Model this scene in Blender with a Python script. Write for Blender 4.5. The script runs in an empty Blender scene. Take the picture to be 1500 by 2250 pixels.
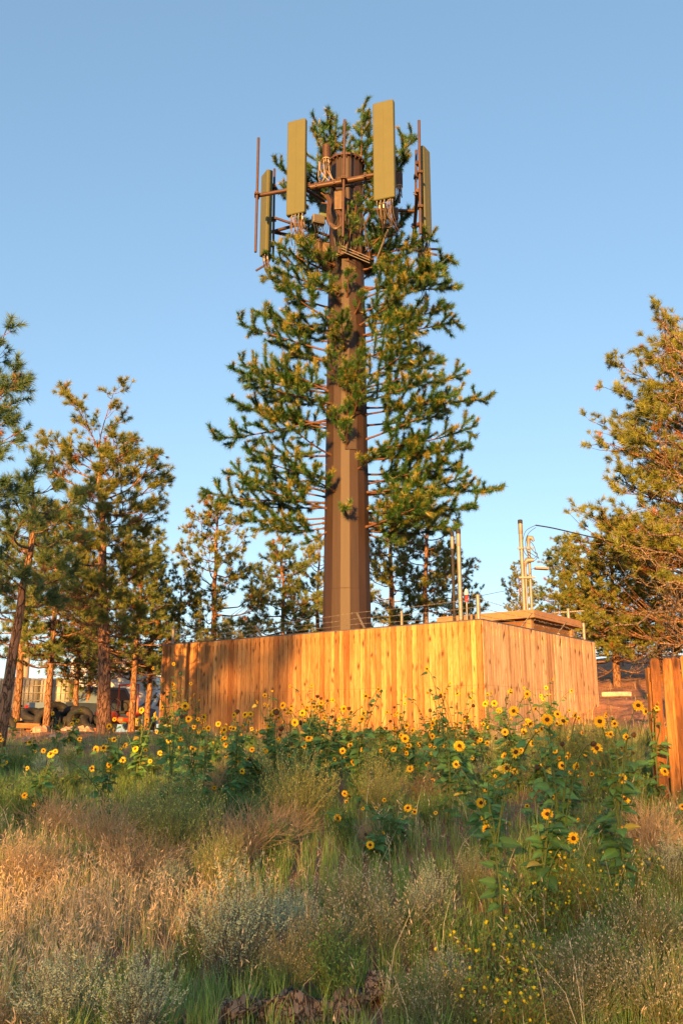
import bpy, math, random
import numpy as np
from mathutils import Vector, Matrix

sc = bpy.context.scene
COL = sc.collection
R = math.radians
rng = np.random.default_rng(7)
random.seed(7)

# ---------------------------------------------------------------- camera, sky, sun, exposure
F_PX, CX, CY, PITCH, EYE = 1962.0, 750.0, 1125.0, R(13.8), 1.6
cam_d = bpy.data.cameras.new('camera')
cam = bpy.data.objects.new('camera', cam_d)
COL.objects.link(cam)
cam.location = (0, 0, EYE)
cam.rotation_euler = (R(90) + PITCH, 0, 0)
cam_d.sensor_fit = 'VERTICAL'
cam_d.sensor_height = 36.0
cam_d.lens = F_PX / 2250.0 * 36.0
cam_d.clip_start = 0.1
cam_d.clip_end = 9000
sc.camera = cam

SUN_EL, SUN_AZ = R(9.0), R(13.5)          # azimuth measured from straight behind the camera towards the left
to_sun = Vector((-math.sin(SUN_AZ) * math.cos(SUN_EL), -math.cos(SUN_AZ) * math.cos(SUN_EL), math.sin(SUN_EL)))
world = bpy.data.worlds.new('World')
sc.world = world
world.use_nodes = True
wn, wl = world.node_tree.nodes, world.node_tree.links
wn.clear()
sky = wn.new('ShaderNodeTexSky')
sky.sky_type = 'NISHITA'
sky.sun_disc = False
sky.sun_elevation = SUN_EL
sky.sun_rotation = math.atan2(to_sun.x, to_sun.y)
sky.altitude = 1800
sky.air_density = 1.0
sky.dust_density = 4.0
sky.ozone_density = 1.6
hs = wn.new('ShaderNodeHueSaturation')
hs.inputs['Saturation'].default_value = 1.30
hs.inputs['Hue'].default_value = 0.498
gm = wn.new('ShaderNodeGamma')
gm.inputs['Gamma'].default_value = 0.58
bg = wn.new('ShaderNodeBackground')
bg.inputs['Strength'].default_value = 0.142
wo = wn.new('ShaderNodeOutputWorld')
wl.new(sky.outputs[0], gm.inputs['Color'])
wl.new(gm.outputs[0], hs.inputs['Color'])
wl.new(hs.outputs[0], bg.inputs['Color'])
wl.new(bg.outputs[0], wo.inputs['Surface'])

sun_d = bpy.data.lights.new('sun', 'SUN')
sun_d.energy = 5.0
sun_d.angle = R(0.55)
sun_d.color = (1.0, 0.47, 0.11)
sun = bpy.data.objects.new('sun', sun_d)
COL.objects.link(sun)
sun.rotation_euler = to_sun.to_track_quat('Z', 'Y').to_euler()
sun.location = (-20, -60, 30)

sc.view_settings.view_transform = 'Standard'
sc.view_settings.look = 'None'
sc.view_settings.gamma = 1
sc.view_settings.exposure = 1.82
sc.render.engine = 'CYCLES'
sc.cycles.max_bounces = 6
sc.cycles.diffuse_bounces = 3
sc.cycles.transparent_max_bounces = 8
sc.cycles.use_adaptive_sampling = True

# ---------------------------------------------------------------- helpers: photograph pixels to places
SP, CP = math.sin(PITCH), math.cos(PITCH)

def ray(px, py):
    u, v = (px - CX) / F_PX, (CY - py) / F_PX
    return u, CP - v * SP, SP + v * CP

def P(px, py, Y):
    a, b, c = ray(px, py)
    return np.array([a / b * Y, Y, EYE + c / b * Y])

def PZ(px, py, z):
    a, b, c = ray(px, py)
    t = (z - EYE) / c
    return np.array([a * t, b * t, z])

def pix(p):
    x, y, z = p[..., 0], p[..., 1], p[..., 2] - EYE
    d = y * CP + z * SP
    return CX + F_PX * x / d, CY - F_PX * (z * CP - y * SP) / d

def sstep(t):
    t = np.clip(t, 0, 1)
    return t * t * (3 - 2 * t)

HX = [-500, 0, 4, 6, 8, 12, 16, 20, 26, 29, 32, 60, 400, 4000]
HZ = [-1.0, -0.02, 0.0, 0.12, 0.42, 0.90, 1.26, 1.42, 1.52, 1.60, 1.50, 1.50, 1.2, -25]

def ground_z(x, y):
    x = np.asarray(x, float); y = np.asarray(y, float)
    h = np.interp(y, HX, HZ)
    h = h + 0.9 * sstep((y - 17) / 7) * sstep((x - 1) / 6)
    h = h + 1.25 * sstep((y - 24) / 13) * sstep((x - 4) / 8)
    h = h + 2.1 * sstep((y - 34) / 18) * sstep((x - 6) / 10) * np.exp(-np.clip(y - 60, 0, 1e9) / 200)
    near = np.exp(-np.clip(y - 30, 0, 1e9) / 20)
    h = h + near * (0.05 * np.sin(x * 1.3 + y * .7) + 0.035 * np.sin(x * 2.9 - y * 2.1 + 1) + 0.02 * np.sin(x * 5.1 + 2 * np.sin(y * 3.3)))
    return h

def G(px, py):
    lo, hi = 3.0, 120.0
    ys = np.linspace(lo, hi, 4000)
    a, b, c = ray(px, py)
    d = EYE + c / b * ys - ground_z(a / b * ys, ys)
    k = np.argmax(d < 0) if (d < 0).any() else len(ys) - 1
    Y = ys[k]
    return np.array([a / b * Y, Y, float(ground_z(a / b * Y, Y))])

# ---------------------------------------------------------------- helpers: mesh building
class Geo:
    def __init__(s):
        s.V, s.F, s.C, s.M, s.n = [], [], [], [], 0

    def add(s, v, f, c=(1, 1, 1), m=0):
        v = np.asarray(v, float).reshape(-1, 3)
        f = np.asarray(f, int)
        if f.ndim == 1: f = f[None]
        c = np.asarray(c, float)
        if c.ndim == 1: c = np.repeat(c[None], len(v), 0)
        s.V.append(v); s.F.append(f + s.n); s.C.append(c); s.M.append(np.full(len(f), m)); s.n += len(v)
        return s

    def merged(s):
        V = np.concatenate(s.V); C = np.concatenate(s.C)
        by = {}
        for f, m in zip(s.F, s.M):
            by.setdefault(f.shape[1], []).append((f, m))
        FF = {k: (np.concatenate([a for a, b in l]), np.concatenate([b for a, b in l])) for k, l in by.items()}
        return V, C, FF

    def inst(s, tmpl, pos, rotz, scale, tilt=None, tint=None, sz=None):
        """replicate a template (V, C, FF) at many places inside this one mesh"""
        V, C, FF = tmpl
        n, k = len(pos), len(V)
        pos = np.asarray(pos, float); c, sn = np.cos(rotz), np.sin(rotz)
        W = V[None] * np.asarray(scale)[:, None, None]
        if sz is not None: W[:, :, 2] *= np.asarray(sz)[:, None]
        X = W[:, :, 0] * c[:, None] - W[:, :, 1] * sn[:, None]
        Y = W[:, :, 0] * sn[:, None] + W[:, :, 1] * c[:, None]
        Z = W[:, :, 2]
        if tilt is not None:
            X = X + Z * tilt[:, 0:1]; Y = Y + Z * tilt[:, 1:2]
        W = np.stack([X, Y, Z], 2) + pos[:, None]
        CC = np.repeat(C[None], n, 0)
        if tint is not None: CC = np.clip(CC * tint[:, None], 0, 1)
        off = (np.arange(n) * k)[:, None, None]
        s.V.append(W.reshape(-1, 3)); s.C.append(CC.reshape(-1, 3))
        for kk, (f, m) in FF.items():
            s.F.append((f[None] + off).reshape(-1, kk) + s.n); s.M.append(np.tile(m, n))
        s.n += n * k
        return s

    def mesh(s, name, mats, smooth=False):
        V, C, FF = s.merged()
        me = bpy.data.meshes.new(name)
        nl = sum(f.size for f, m in FF.values()); nf = sum(len(f) for f, m in FF.values())
        me.vertices.add(len(V)); me.vertices.foreach_set('co', V.astype(np.float32).ravel())
        me.loops.add(nl); me.polygons.add(nf)
        li = np.concatenate([f.ravel() for f, m in FF.values()]).astype(np.int32)
        lt = np.concatenate([np.full(len(f), k) for k, (f, m) in FF.items()]).astype(np.int32)
        ls = np.concatenate([[0], np.cumsum(lt)[:-1]]).astype(np.int32)
        me.loops.foreach_set('vertex_index', li)
        me.polygons.foreach_set('loop_start', ls)
        me.polygons.foreach_set('loop_total', lt)
        me.polygons.foreach_set('material_index', np.concatenate([m for f, m in FF.values()]).astype(np.int32))
        me.polygons.foreach_set('use_smooth', np.full(nf, smooth))
        for m in (mats if isinstance(mats, (list, tuple)) else [mats]):
            me.materials.append(m)
        a = me.color_attributes.new('col', 'FLOAT_COLOR', 'POINT')
        a.data.foreach_set('color', np.concatenate([C, np.ones((len(C), 1))], 1).astype(np.float32).ravel())
        me.update(calc_edges=True)
        return me

def obj(name, data, parent=None, loc=(0, 0, 0), rot=None):
    o = bpy.data.objects.new(name, data)
    COL.objects.link(o)
    o.location = loc
    if rot is not None: o.rotation_euler = rot
    if parent is not None: o.parent = parent
    return o

def tag(o, label=None, cat=None, group=None, kind=None):
    if label: o['label'] = label
    if cat: o['category'] = cat
    if group: o['group'] = group
    if kind: o['kind'] = kind
    return o

def thing(name, label, cat, loc=(0, 0, 0), rz=0, group=None):
    o = obj(name, None, loc=loc, rot=(0, 0, rz))
    o.empty_display_size = .2
    return tag(o, label, cat, group)

def copy_tree(o, parent=None):
    c = o.copy(); COL.objects.link(c)
    if parent is not None: c.parent = parent
    for ch in list(o.children): copy_tree(ch, c)
    return c

def frame(d):
    d = np.asarray(d, float); d = d / (np.linalg.norm(d) + 1e-9)
    a = np.array([0, 0, 1.]) if abs(d[2]) < .9 else np.array([1., 0, 0])
    u = np.cross(a, d); u /= np.linalg.norm(u)
    return u, np.cross(d, u)

def tube(g, pts, rad, sides=6, c=(1, 1, 1), m=0, cap=True):
    pts = np.asarray(pts, float); n = len(pts)
    rad = np.broadcast_to(np.asarray(rad, float), (n,))
    T = np.gradient(pts, axis=0)
    ang = np.linspace(0, 2 * np.pi, sides, endpoint=False)
    V = []
    u = frame(T[0])[0]
    for i in range(n):
        t = T[i] / (np.linalg.norm(T[i]) + 1e-9)
        u = u - t * u.dot(t); u /= np.linalg.norm(u) + 1e-9
        w = np.cross(t, u)
        V.append(pts[i] + rad[i] * (np.cos(ang)[:, None] * u + np.sin(ang)[:, None] * w))
    V = np.concatenate(V)
    i, j = np.meshgrid(np.arange(n - 1), np.arange(sides), indexing='ij')
    a = i * sides + j; b = i * sides + (j + 1) % sides
    F = np.stack([a, b, b + sides, a + sides], 2).reshape(-1, 4)
    cc = c
    if np.ndim(c) == 2: cc = np.repeat(np.asarray(c), sides, 0)
    g.add(V, F, cc, m)
    if cap:
        for base in (0, (n - 1) * sides):
            ring = V[base:base + sides]
            k = base // sides
            g.add(ring, np.arange(sides) if base else np.arange(sides)[::-1], (np.asarray(c)[k] if np.ndim(c) == 2 else c), m)

BOXF = np.array([[0, 3, 2, 1], [4, 5, 6, 7], [0, 1, 5, 4], [1, 2, 6, 5], [2, 3, 7, 6], [3, 0, 4, 7]])

def box(g, cen, size, ux=(1, 0, 0), uy=(0, 1, 0), uz=(0, 0, 1), c=(1, 1, 1), m=0, bevel=0):
    cen = np.asarray(cen, float); ux, uy, uz = [np.asarray(k, float) / np.linalg.norm(k) for k in (ux, uy, uz)]
    hx, hy, hz = [s / 2 for s in size]
    if bevel <= 0:
        V = [cen + sx * hx * ux + sy * hy * uy + sz * hz * uz for sz in (-1, 1) for sx, sy in ((-1, -1), (1, -1), (1, 1), (-1, 1))]
        g.add(V, BOXF, c, m)
        return
    b = bevel                                             # rounded vertical (uz) edges, chamfered ends
    pr = []
    for sx, sy in ((-1, -1), (1, -1), (1, 1), (-1, 1)):
        base = math.atan2(sy, sx)
        for k in (-1, 0, 1):
            a = base + k * math.pi / 4
            pr.append(((hx - b) * sx + b * math.cos(a), (hy - b) * sy + b * math.sin(a)))
    pr = np.array(pr); n = len(pr)
    rings = []
    for z, s in ((-hz, 1 - 1.0 * b / max(hx, hy)), (-hz + b * .6, 1), (hz - b * .6, 1), (hz, 1 - 1.0 * b / max(hx, hy))):
        q = pr.copy()
        if s < 1:
            q = np.sign(pr) * np.maximum(np.abs(pr) - b * .5, 0)
        rings.append(cen + q[:, :1] * ux + q[:, 1:] * uy + z * uz)
    V = np.concatenate(rings)
    F = [[i * n + j, i * n + (j + 1) % n, (i + 1) * n + (j + 1) % n, (i + 1) * n + j] for i in range(3) for j in range(n)]
    g.add(V, F, c, m)
    g.add(rings[0], np.arange(n)[::-1], c, m); g.add(rings[3], np.arange(n), c, m)

def norm(v):
    return v / (np.linalg.norm(v, axis=-1, keepdims=True) + 1e-9)

def rand_dirs(n):
    return norm(rng.normal(size=(n, 3)))

def spikes(g, P0, D, L, w, c, m=0):
    """thin needle triangles"""
    n = len(P0)
    s = norm(np.cross(D, rand_dirs(n)))
    L = np.broadcast_to(L, (n,))[:, None]; w = np.broadcast_to(w, (n,))[:, None]
    V = np.stack([P0 - s * w / 2, P0 + s * w / 2, P0 + D * L], 1).reshape(-1, 3)
    c = np.asarray(c, float)
    if c.ndim == 1: c = np.repeat(c[None], n, 0)
    g.add(V, np.arange(3 * n).reshape(n, 3), np.repeat(c, 3, 0), m)

def blades(g, P0, D, L, w, c, m=0, droop=0.0, flat=None):
    """small diamond leaves"""
    n = len(P0)
    s = norm(np.cross(D, rand_dirs(n) if flat is None else flat))
    L = np.broadcast_to(L, (n,))[:, None]; w = np.broadcast_to(w, (n,))[:, None]
    dz = np.array([0, 0, 1.]) * droop * L
    V = np.stack([P0, P0 + D * L * .45 + s * w / 2, P0 + D * L - dz, P0 + D * L * .45 - s * w / 2], 1).reshape(-1, 3)
    c = np.asarray(c, float)
    if c.ndim == 1: c = np.repeat(c[None], n, 0)
    g.add(V, np.arange(4 * n).reshape(n, 4), np.repeat(c, 4, 0), m)

# ---------------------------------------------------------------- helpers: materials
def nt(name):
    m = bpy.data.materials.new(name); m.use_nodes = True
    t = m.node_tree; b = t.nodes['Principled BSDF']
    return m, t, b

def node(t, kind, **kw):
    n = t.nodes.new(kind)
    for k, v in kw.items():
        if hasattr(n, k) and k not in n.inputs: setattr(n, k, v)
        else: n.inputs[k].default_value = v
    return n

def mixc(t, a, b, f, blend='MIX'):
    m = t.nodes.new('ShaderNodeMix'); m.data_type = 'RGBA'; m.blend_type = blend
    for i, x in ((6, a), (7, b), (0, f)):
        if isinstance(x, bpy.types.NodeSocket): t.links.new(x, m.inputs[i])
        elif isinstance(x, tuple): m.inputs[i].default_value = (*x[:3], 1)
        else: m.inputs[i].default_value = x
    return m.outputs[2]

def ramp(t, src, stops):
    r = t.nodes.new('ShaderNodeValToRGB')
    while len(r.color_ramp.elements) < len(stops): r.color_ramp.elements.new(.5)
    for e, (p, c) in zip(r.color_ramp.elements, stops):
        e.position = p; e.color = (*c, 1) if len(c) == 3 else c
    t.links.new(src, r.inputs[0])
    return r.outputs[0]

def mapping(t, scale, coord='Object'):
    tc = t.nodes.new('ShaderNodeTexCoord'); mp = t.nodes.new('ShaderNodeMapping')
    mp.inputs['Scale'].default_value = scale
    t.links.new(tc.outputs[coord], mp.inputs[0])
    return mp.outputs[0]

def noise(t, vec, scale, detail=4, rough=.55, dist=0.0):
    n = node(t, 'ShaderNodeTexNoise'); n.inputs['Scale'].default_value = scale
    n.inputs['Detail'].default_value = detail; n.inputs['Roughness'].default_value = rough; n.inputs['Distortion'].default_value = dist
    t.links.new(vec, n.inputs['Vector'])
    return n.outputs[0]

def bump(t, b, h, strength, dist=.01):
    n = t.nodes.new('ShaderNodeBump'); n.inputs['Strength'].default_value = strength; n.inputs['Distance'].default_value = dist
    t.links.new(h, n.inputs['Height']); t.links.new(n.outputs[0], b.inputs['Normal'])

def attr(t):
    a = t.nodes.new('ShaderNodeAttribute'); a.attribute_name = 'col'
    return a.outputs['Color']

def m_leaf(name, transl=.3, rough=.55, spec=.3):
    m, t, b = nt(name)
    a = attr(t)
    t.links.new(a, b.inputs['Base Color']); b.inputs['Roughness'].default_value = rough
    b.inputs['Specular IOR Level'].default_value = spec
    tr = t.nodes.new('ShaderNodeBsdfTranslucent'); mx = t.nodes.new('ShaderNodeMixShader')
    t.links.new(a, tr.inputs[0]); mx.inputs[0].default_value = transl
    t.links.new(b.outputs[0], mx.inputs[1]); t.links.new(tr.outputs[0], mx.inputs[2])
    t.links.new(mx.outputs[0], t.nodes['Material Output'].inputs['Surface'])
    return m

def m_paint(name, col, rough=.5, metal=0.0, var=.25, scale=6, spec=.4, dirt=None, bumpy=0.0):
    """painted or cast surface with patchy wear"""
    m, t, b = nt(name)
    v = mapping(t, (1, 1, 1))
    n1 = noise(t, v, scale, 6, .6)
    lo = tuple(max(0, c * (1 - var)) for c in col); hi = tuple(min(1, c * (1 + var)) for c in col)
    c = ramp(t, n1, [(.3, lo), (.7, hi)])
    if dirt:
        n2 = noise(t, v, scale * 3.1, 5, .7)
        c = mixc(t, c, dirt, ramp(t, n2, [(.55, (0, 0, 0)), (.75, (.7, .7, .7))]))
    t.links.new(c, b.inputs['Base Color'])
    b.inputs['Roughness'].default_value = rough; b.inputs['Metallic'].default_value = metal
    b.inputs['Specular IOR Level'].default_value = spec
    if bumpy: bump(t, b, noise(t, v, scale * 8, 4), bumpy)
    return m

def m_attr(name, rough=.7, spec=.3, metal=0.0, nscale=20, namt=.3, bstr=.2):
    """colour from the mesh with fine noise on top"""
    m, t, b = nt(name)
    v = mapping(t, (1, 1, 1))
    n1 = noise(t, v, nscale, 5, .6)
    f = ramp(t, n1, [(.3, (1 - namt,) * 3), (.7, (1, 1, 1))])
    t.links.new(mixc(t, attr(t), f, 1.0, 'MULTIPLY'), b.inputs['Base Color'])
    b.inputs['Roughness'].default_value = rough; b.inputs['Specular IOR Level'].default_value = spec; b.inputs['Metallic'].default_value = metal
    if bstr: bump(t, b, n1, bstr)
    return m

M_LEAF = m_leaf('leaf', .3)
M_NEEDLE = m_leaf('pine_needles', .18, .5, .35)
M_PLASTIC = m_leaf('plastic_needles', .12, .42, .5)
M_PETAL = m_leaf('petals', .4, .6, .2)
M_GRASS = m_leaf('grass_blades', .3, .65, .2)
M_ATTR = m_attr('coloured_surface')
M_STEM = m_attr('stems', .8, .2)
M_GALV = m_paint('galvanised_steel', (.20, .19, .185), .55, .35, .18, 9, .5, (.4, .38, .35))
M_DARKMETAL = m_paint('dark_flashing', (.12, .125, .14), .45, .6, .3, 5)
M_BLACK = m_paint('black_rubber', (.02, .02, .022), .7, 0, .4, 12, .3, (.08, .07, .06), .4)
M_WHITE = m_paint('white_paint', (.74, .74, .72), .35, 0, .06, 2, .5, (.55, .5, .45))
M_CABLE = m_attr('cable_jackets', .5, .4, 0, 8, .2, 0)

def m_bark(name, c1, c2, c3, sc_=1.0):
    m, t, b = nt(name)
    v = mapping(t, (1.0 * sc_, 1.0 * sc_, .3 * sc_))
    vo = t.nodes.new('ShaderNodeTexVoronoi'); vo.feature = 'DISTANCE_TO_EDGE'; vo.inputs['Scale'].default_value = 13
    n0 = noise(t, v, 5, 4, .6)
    add = t.nodes.new('ShaderNodeVectorMath'); add.operation = 'MULTIPLY_ADD'
    add.inputs[1].default_value = (.35,) * 3
    t.links.new(n0, add.inputs[0]); t.links.new(v, add.inputs[2]); t.links.new(add.outputs[0], vo.inputs['Vector'])
    n1 = noise(t, v, 22, 5, .7)
    c = ramp(t, n1, [(.3, c2), (.7, c3)])
    e = ramp(t, vo.outputs[0], [(.0, (0, 0, 0)), (.12, (1, 1, 1))])
    c = mixc(t, c1, c, e)
    t.links.new(c, b.inputs['Base Color']); b.inputs['Roughness'].default_value = .9
    b.inputs['Specular IOR Level'].default_value = .15
    bump(t, b, e, .8, .03)
    return m

M_BARK = m_bark('pine_bark', (.06, .032, .02), (.19, .105, .064), (.36, .20, .118))
M_DEADBARK = m_bark('dead_branch_bark', (.06, .045, .032), (.17, .12, .085), (.27, .20, .145), 2)

# ---------------------------------------------------------------- ground
def build_ground():
    def axis(lo, hi, n0, n1):
        a = np.linspace(lo, hi, n0)
        e = np.geomspace(1, 5000, n1)
        return np.concatenate([(lo - e)[::-1], a, hi + e])
    xs = axis(-14, 16, 181, 26); ys = axis(-6, 44, 301, 26)
    X, Y = np.meshgrid(xs, ys, indexing='ij')
    Z = ground_z(X, Y)
    near = (np.abs(X) < 16) & (Y > 0) & (Y < 45)
    Z = Z + np.where(near, rng.normal(size=Z.shape) * .008, 0)
    nx, ny = X.shape
    i, j = np.meshgrid(np.arange(nx - 1), np.arange(ny - 1), indexing='ij')
    a = (i * ny + j).ravel()
    g = Geo().add(np.stack([X, Y, Z], 2).reshape(-1, 3), np.stack([a, a + ny, a + ny + 1, a + 1], 1))
    m, t, b = nt('red_soil')
    v = mapping(t, (1, 1, 1))
    n1 = noise(t, v, .35, 5, .6); n2 = noise(t, v, 4, 6, .65); n3 = noise(t, v, 38, 4, .7)
    c = ramp(t, n2, [(.25, (.20, .095, .055)), (.5, (.36, .175, .10)), (.75, (.50, .28, .17))])
    c = mixc(t, c, (.16, .125, .065), ramp(t, n1, [(.45, (0, 0, 0)), (.65, (.75, .75, .75))]))
    st = ramp(t, n3, [(.6, (0, 0, 0)), (.7, (1, 1, 1))])
    c = mixc(t, c, (.42, .33, .26), st)
    t.links.new(c, b.inputs['Base Color']); b.inputs['Roughness'].default_value = .95; b.inputs['Specular IOR Level'].default_value = .1
    bump(t, b, n3, .7, .03)
    tag(obj('ground', g.mesh('ground', m, True)), kind='structure')

build_ground()
# ---------------------------------------------------------------- wooden fence round the compound
def m_cedar(name, pale, dark, knots=(.10, .05, .025), weather=0.0):
    m, t, b = nt(name)
    v = mapping(t, (1, 1, .07))
    wob = mapping(t, (1, 1, .25))
    a = attr(t)
    sep = t.nodes.new('ShaderNodeSeparateColor'); t.links.new(a, sep.inputs[0])
    off = t.nodes.new('ShaderNodeVectorMath'); off.operation = 'ADD'
    t.links.new(v, off.inputs[0]); t.links.new(a, off.inputs[1])
    g1 = noise(t, off.outputs[0], 60, 5, .6, 1.2)
    g2 = noise(t, off.outputs[0], 9, 3, .5, .6)
    c = mixc(t, pale, dark, sep.outputs[0])
    c = mixc(t, c, ramp(t, g1, [(.3, (.5, .45, .42)), (.6, (1, 1, 1))]), .9, 'MULTIPLY')
    c = mixc(t, c, ramp(t, g2, [(.3, (.58, .5, .46)), (.62, (1, 1, 1))]), 1.0, 'MULTIPLY')
    vo = t.nodes.new('ShaderNodeTexVoronoi'); vo.inputs['Scale'].default_value = 3.6
    nw = noise(t, wob, 7, 3)
    ad = t.nodes.new('ShaderNodeVectorMath'); ad.operation = 'MULTIPLY_ADD'; ad.inputs[1].default_value = (.28, .28, .28)
    mv = mapping(t, (1.5, 1.5, .75))
    o2 = t.nodes.new('ShaderNodeVectorMath'); o2.operation = 'ADD'
    sc3 = t.nodes.new('ShaderNodeVectorMath'); sc3.operation = 'SCALE'; sc3.inputs['Scale'].default_value = 3.0
    t.links.new(a, sc3.inputs[0]); t.links.new(mv, o2.inputs[0]); t.links.new(sc3.outputs[0], o2.inputs[1])
    t.links.new(nw, ad.inputs[0]); t.links.new(o2.outputs[0], ad.inputs[2]); t.links.new(ad.outputs[0], vo.inputs['Vector'])
    kn = ramp(t, vo.outputs['Distance'], [(.10, (1, 1, 1)), (.16, (.5, .5, .5)), (.27, (0, 0, 0))])
    c = mixc(t, c, knots, kn)
    if weather:
        n4 = noise(t, mapping(t, (1, 1, .12)), 14, 5, .7, .5)
        c = mixc(t, c, (.07, .035, .02), ramp(t, n4, [(.5, (0, 0, 0)), (.68, (weather,) * 3)]))
    t.links.new(c, b.inputs['Base Color']); b.inputs['Roughness'].default_value = .75; b.inputs['Specular IOR Level'].default_value = .2
    bump(t, b, g1, .35, .004)
    return m

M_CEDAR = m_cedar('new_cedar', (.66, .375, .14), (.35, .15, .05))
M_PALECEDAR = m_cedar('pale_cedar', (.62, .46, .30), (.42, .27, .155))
M_OLDWOOD = m_cedar('weathered_cedar', (.52, .25, .075), (.30, .125, .038), (.05, .02, .012), .8)

C_TOP = P(1057, 1362, 18.0)
TZ = C_TOP[2]
L_TOP = PZ(358, 1418, TZ); R_TOP = PZ(1305, 1412, TZ)
dL = norm(L_TOP - C_TOP); dR = norm(R_TOP - C_TOP)
lenL = np.linalg.norm(L_TOP - C_TOP); lenR = np.linalg.norm(R_TOP - C_TOP)
nL = np.array([dL[1], -dL[0], 0.]); nL = nL if nL[1] < 0 else -nL
nR = np.array([dR[1], -dR[0], 0.]); nR = nR if nR[1] < 0 else -nR
UP = np.array([0, 0, 1.])
TIER = 1.29

def board_side(a, d, L, n, tint, seed):
    r = random.Random(seed)
    g = Geo(); s = 0.0
    pos = 0.0
    while pos < L - .02:
        w = min(.138 + r.uniform(-.012, .012), L - pos)
        col0 = (min(1, max(0, r.gauss(tint, .30))), r.random(), r.random())
        for tier in (0, 1):
            q = a + d * (pos + w / 2)
            zt = TZ - (TIER if tier else 0)
            gz = float(ground_z(q[0], q[1])) - .06
            zb = gz if tier else TZ - TIER + .003
            if tier and zt - gz < .1: continue
            pr = .010 + r.uniform(-.002, .002)
            cc = col0
            wn_ = w - r.uniform(.007, .013)
            # every board is notched near its top, leaving a dark slot beside it
            slot = r.uniform(.11, .2); head = r.uniform(.09, .125) if not tier else r.uniform(.03, .06)
            def seg(z0, z1, ww, p=pr):
                if z1 - z0 > .01:
                    box(g, q + n * p + UP * ((z0 + z1) / 2 - q[2]), (ww, .018, z1 - z0), d, n, UP, cc)
            if head: seg(zt - head, zt, wn_)
            seg(zt - head - slot, zt - head, wn_ - (.020 if not tier else .013))
            seg(zb, zt - head - slot, wn_)
        pos += w
    return g

fence = thing('wooden_fence', 'tall new cedar board fence of the tower compound with barbed wire on top', 'fence', (float(C_TOP[0]), float(C_TOP[1]), float(ground_z(C_TOP[0], C_TOP[1]))))
FO = np.array(fence.location)

def sub(name, g, m, parent, org, smooth=False):
    V = [v - org for v in g.V]; g.V = V
    return obj(name, g.mesh(name, m, smooth), parent)

def backing(a, d, L, n):
    g = Geo()
    for zz, hh in ((TZ - .21, .36), (TZ - 1.2, .09), (TZ - 1.45, .30), (TZ - 2.1, .09)):
        box(g, a + d * L / 2 - n * .025 + UP * (zz - a[2]), (L - .1, .03, hh), d, n, UP, (.9, .5, .5))
    k = int(L / 2.3)
    for i in range(k + 1):
        p = a + d * (.05 + (L - .1) * i / k)
        gz = float(ground_z(p[0], p[1]))
        box(g, p - n * .11 + UP * ((TZ - .05 + gz) / 2 - p[2]), (.09, .088, TZ - .05 - gz), d, n, UP, (.8, .5, .5))
    return g

B_TOP = L_TOP + dR * lenR
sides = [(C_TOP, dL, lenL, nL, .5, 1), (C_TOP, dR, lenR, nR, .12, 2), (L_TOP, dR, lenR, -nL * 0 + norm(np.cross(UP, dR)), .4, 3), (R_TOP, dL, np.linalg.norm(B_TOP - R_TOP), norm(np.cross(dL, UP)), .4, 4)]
cen = (C_TOP + B_TOP) / 2
for a, d, L, n, tint, sd in sides:
    mid = a + d * L / 2
    if n.dot(mid - cen) < 0: n = -n
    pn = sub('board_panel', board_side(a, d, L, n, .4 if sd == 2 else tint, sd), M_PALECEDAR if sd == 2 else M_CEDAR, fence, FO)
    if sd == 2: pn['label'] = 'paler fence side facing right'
    sub('rails_and_posts', backing(a, d, L, n), M_CEDAR, pn, np.zeros(3) + FO)
    g = Geo()
    box(g, a + d * L / 2 + n * -.01 + UP * .012, (L + .05, .075, .022), d, n, UP)
    sub('top_rail', g, M_DARKMETAL, fence, FO)

def steel_post(p, r, z0, z1, cap=True):
    g = Geo()
    tube(g, [p * [1, 1, 0] + UP * z0, p * [1, 1, 0] + UP * z1], r, 12)
    if cap: tube(g, [p * [1, 1, 0] + UP * (z1 - .005), p * [1, 1, 0] + UP * (z1 + .02), p * [1, 1, 0] + UP * (z1 + .045)], [r * 1.12, r * 1.1, r * .4], 12)
    return g

def steel(px, ytop, Y):
    p = P(px, ytop, Y)
    po = sub('corner_post', steel_post(p, .042, float(ground_z(p[0], p[1])), p[2]), M_GALV, fence, FO, False)
    return p

inL = L_TOP - nL * .16 + dL * -.25
def steel_in(q, ytop, name='corner_post'):
    x, _ = pix(q); p = P(float(x), ytop, float(q[1])); p[0] = q[0]
    sub(name, steel_post(p, .042, float(ground_z(p[0], p[1])), p[2]), M_GALV, fence, FO, False)
    return p
pc = steel_in(C_TOP + dL * .18 + dR * .22, 1310); pl = steel_in(L_TOP - dL * .2 + dR * .16, 1378); pr_ = steel_in(R_TOP - dR * .25 + dL * .16, 1372)
pb = steel(882, 1345, 26.9); pb2 = steel(1247, 1340, 22.9)
# slanted arms and the wires they carry
arms = []
def arm(px, py, qx, qy, Y, lean):
    a = P(px, py, Y); b = P(qx, qy, Y) + np.array([lean[0], lean[1], 0])
    b[2] = P(qx, qy, b[1])[2]; b[0] = P(qx, qy, b[1])[0]
    g = Geo()
    u = norm(b - a); s, w = frame(u)
    L = np.linalg.norm(b - a)
    box(g, (a + b) / 2, (.035, .006, L), s, w, u); box(g, (a + b) / 2 + s * .016 + w * .012, (.006, .03, L), s, w, u)
    box(g, a - UP * .03, (.07, .07, .08))
    sub('wire_arm', g, M_GALV, fence, FO)
    return a, b
def on_top(px):
    # depth of the fence top line seen at this column
    best = None
    for s in np.linspace(0, 1, 400):
        for a, d, L in ((C_TOP, dL, lenL), (C_TOP, dR, lenR)):
            q = a + d * L * s
            x, _ = pix(q)
            e = abs(x - px)
            if best is None or e < best[0]: best = (e, q)
    return best[1]
AR = []
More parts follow.
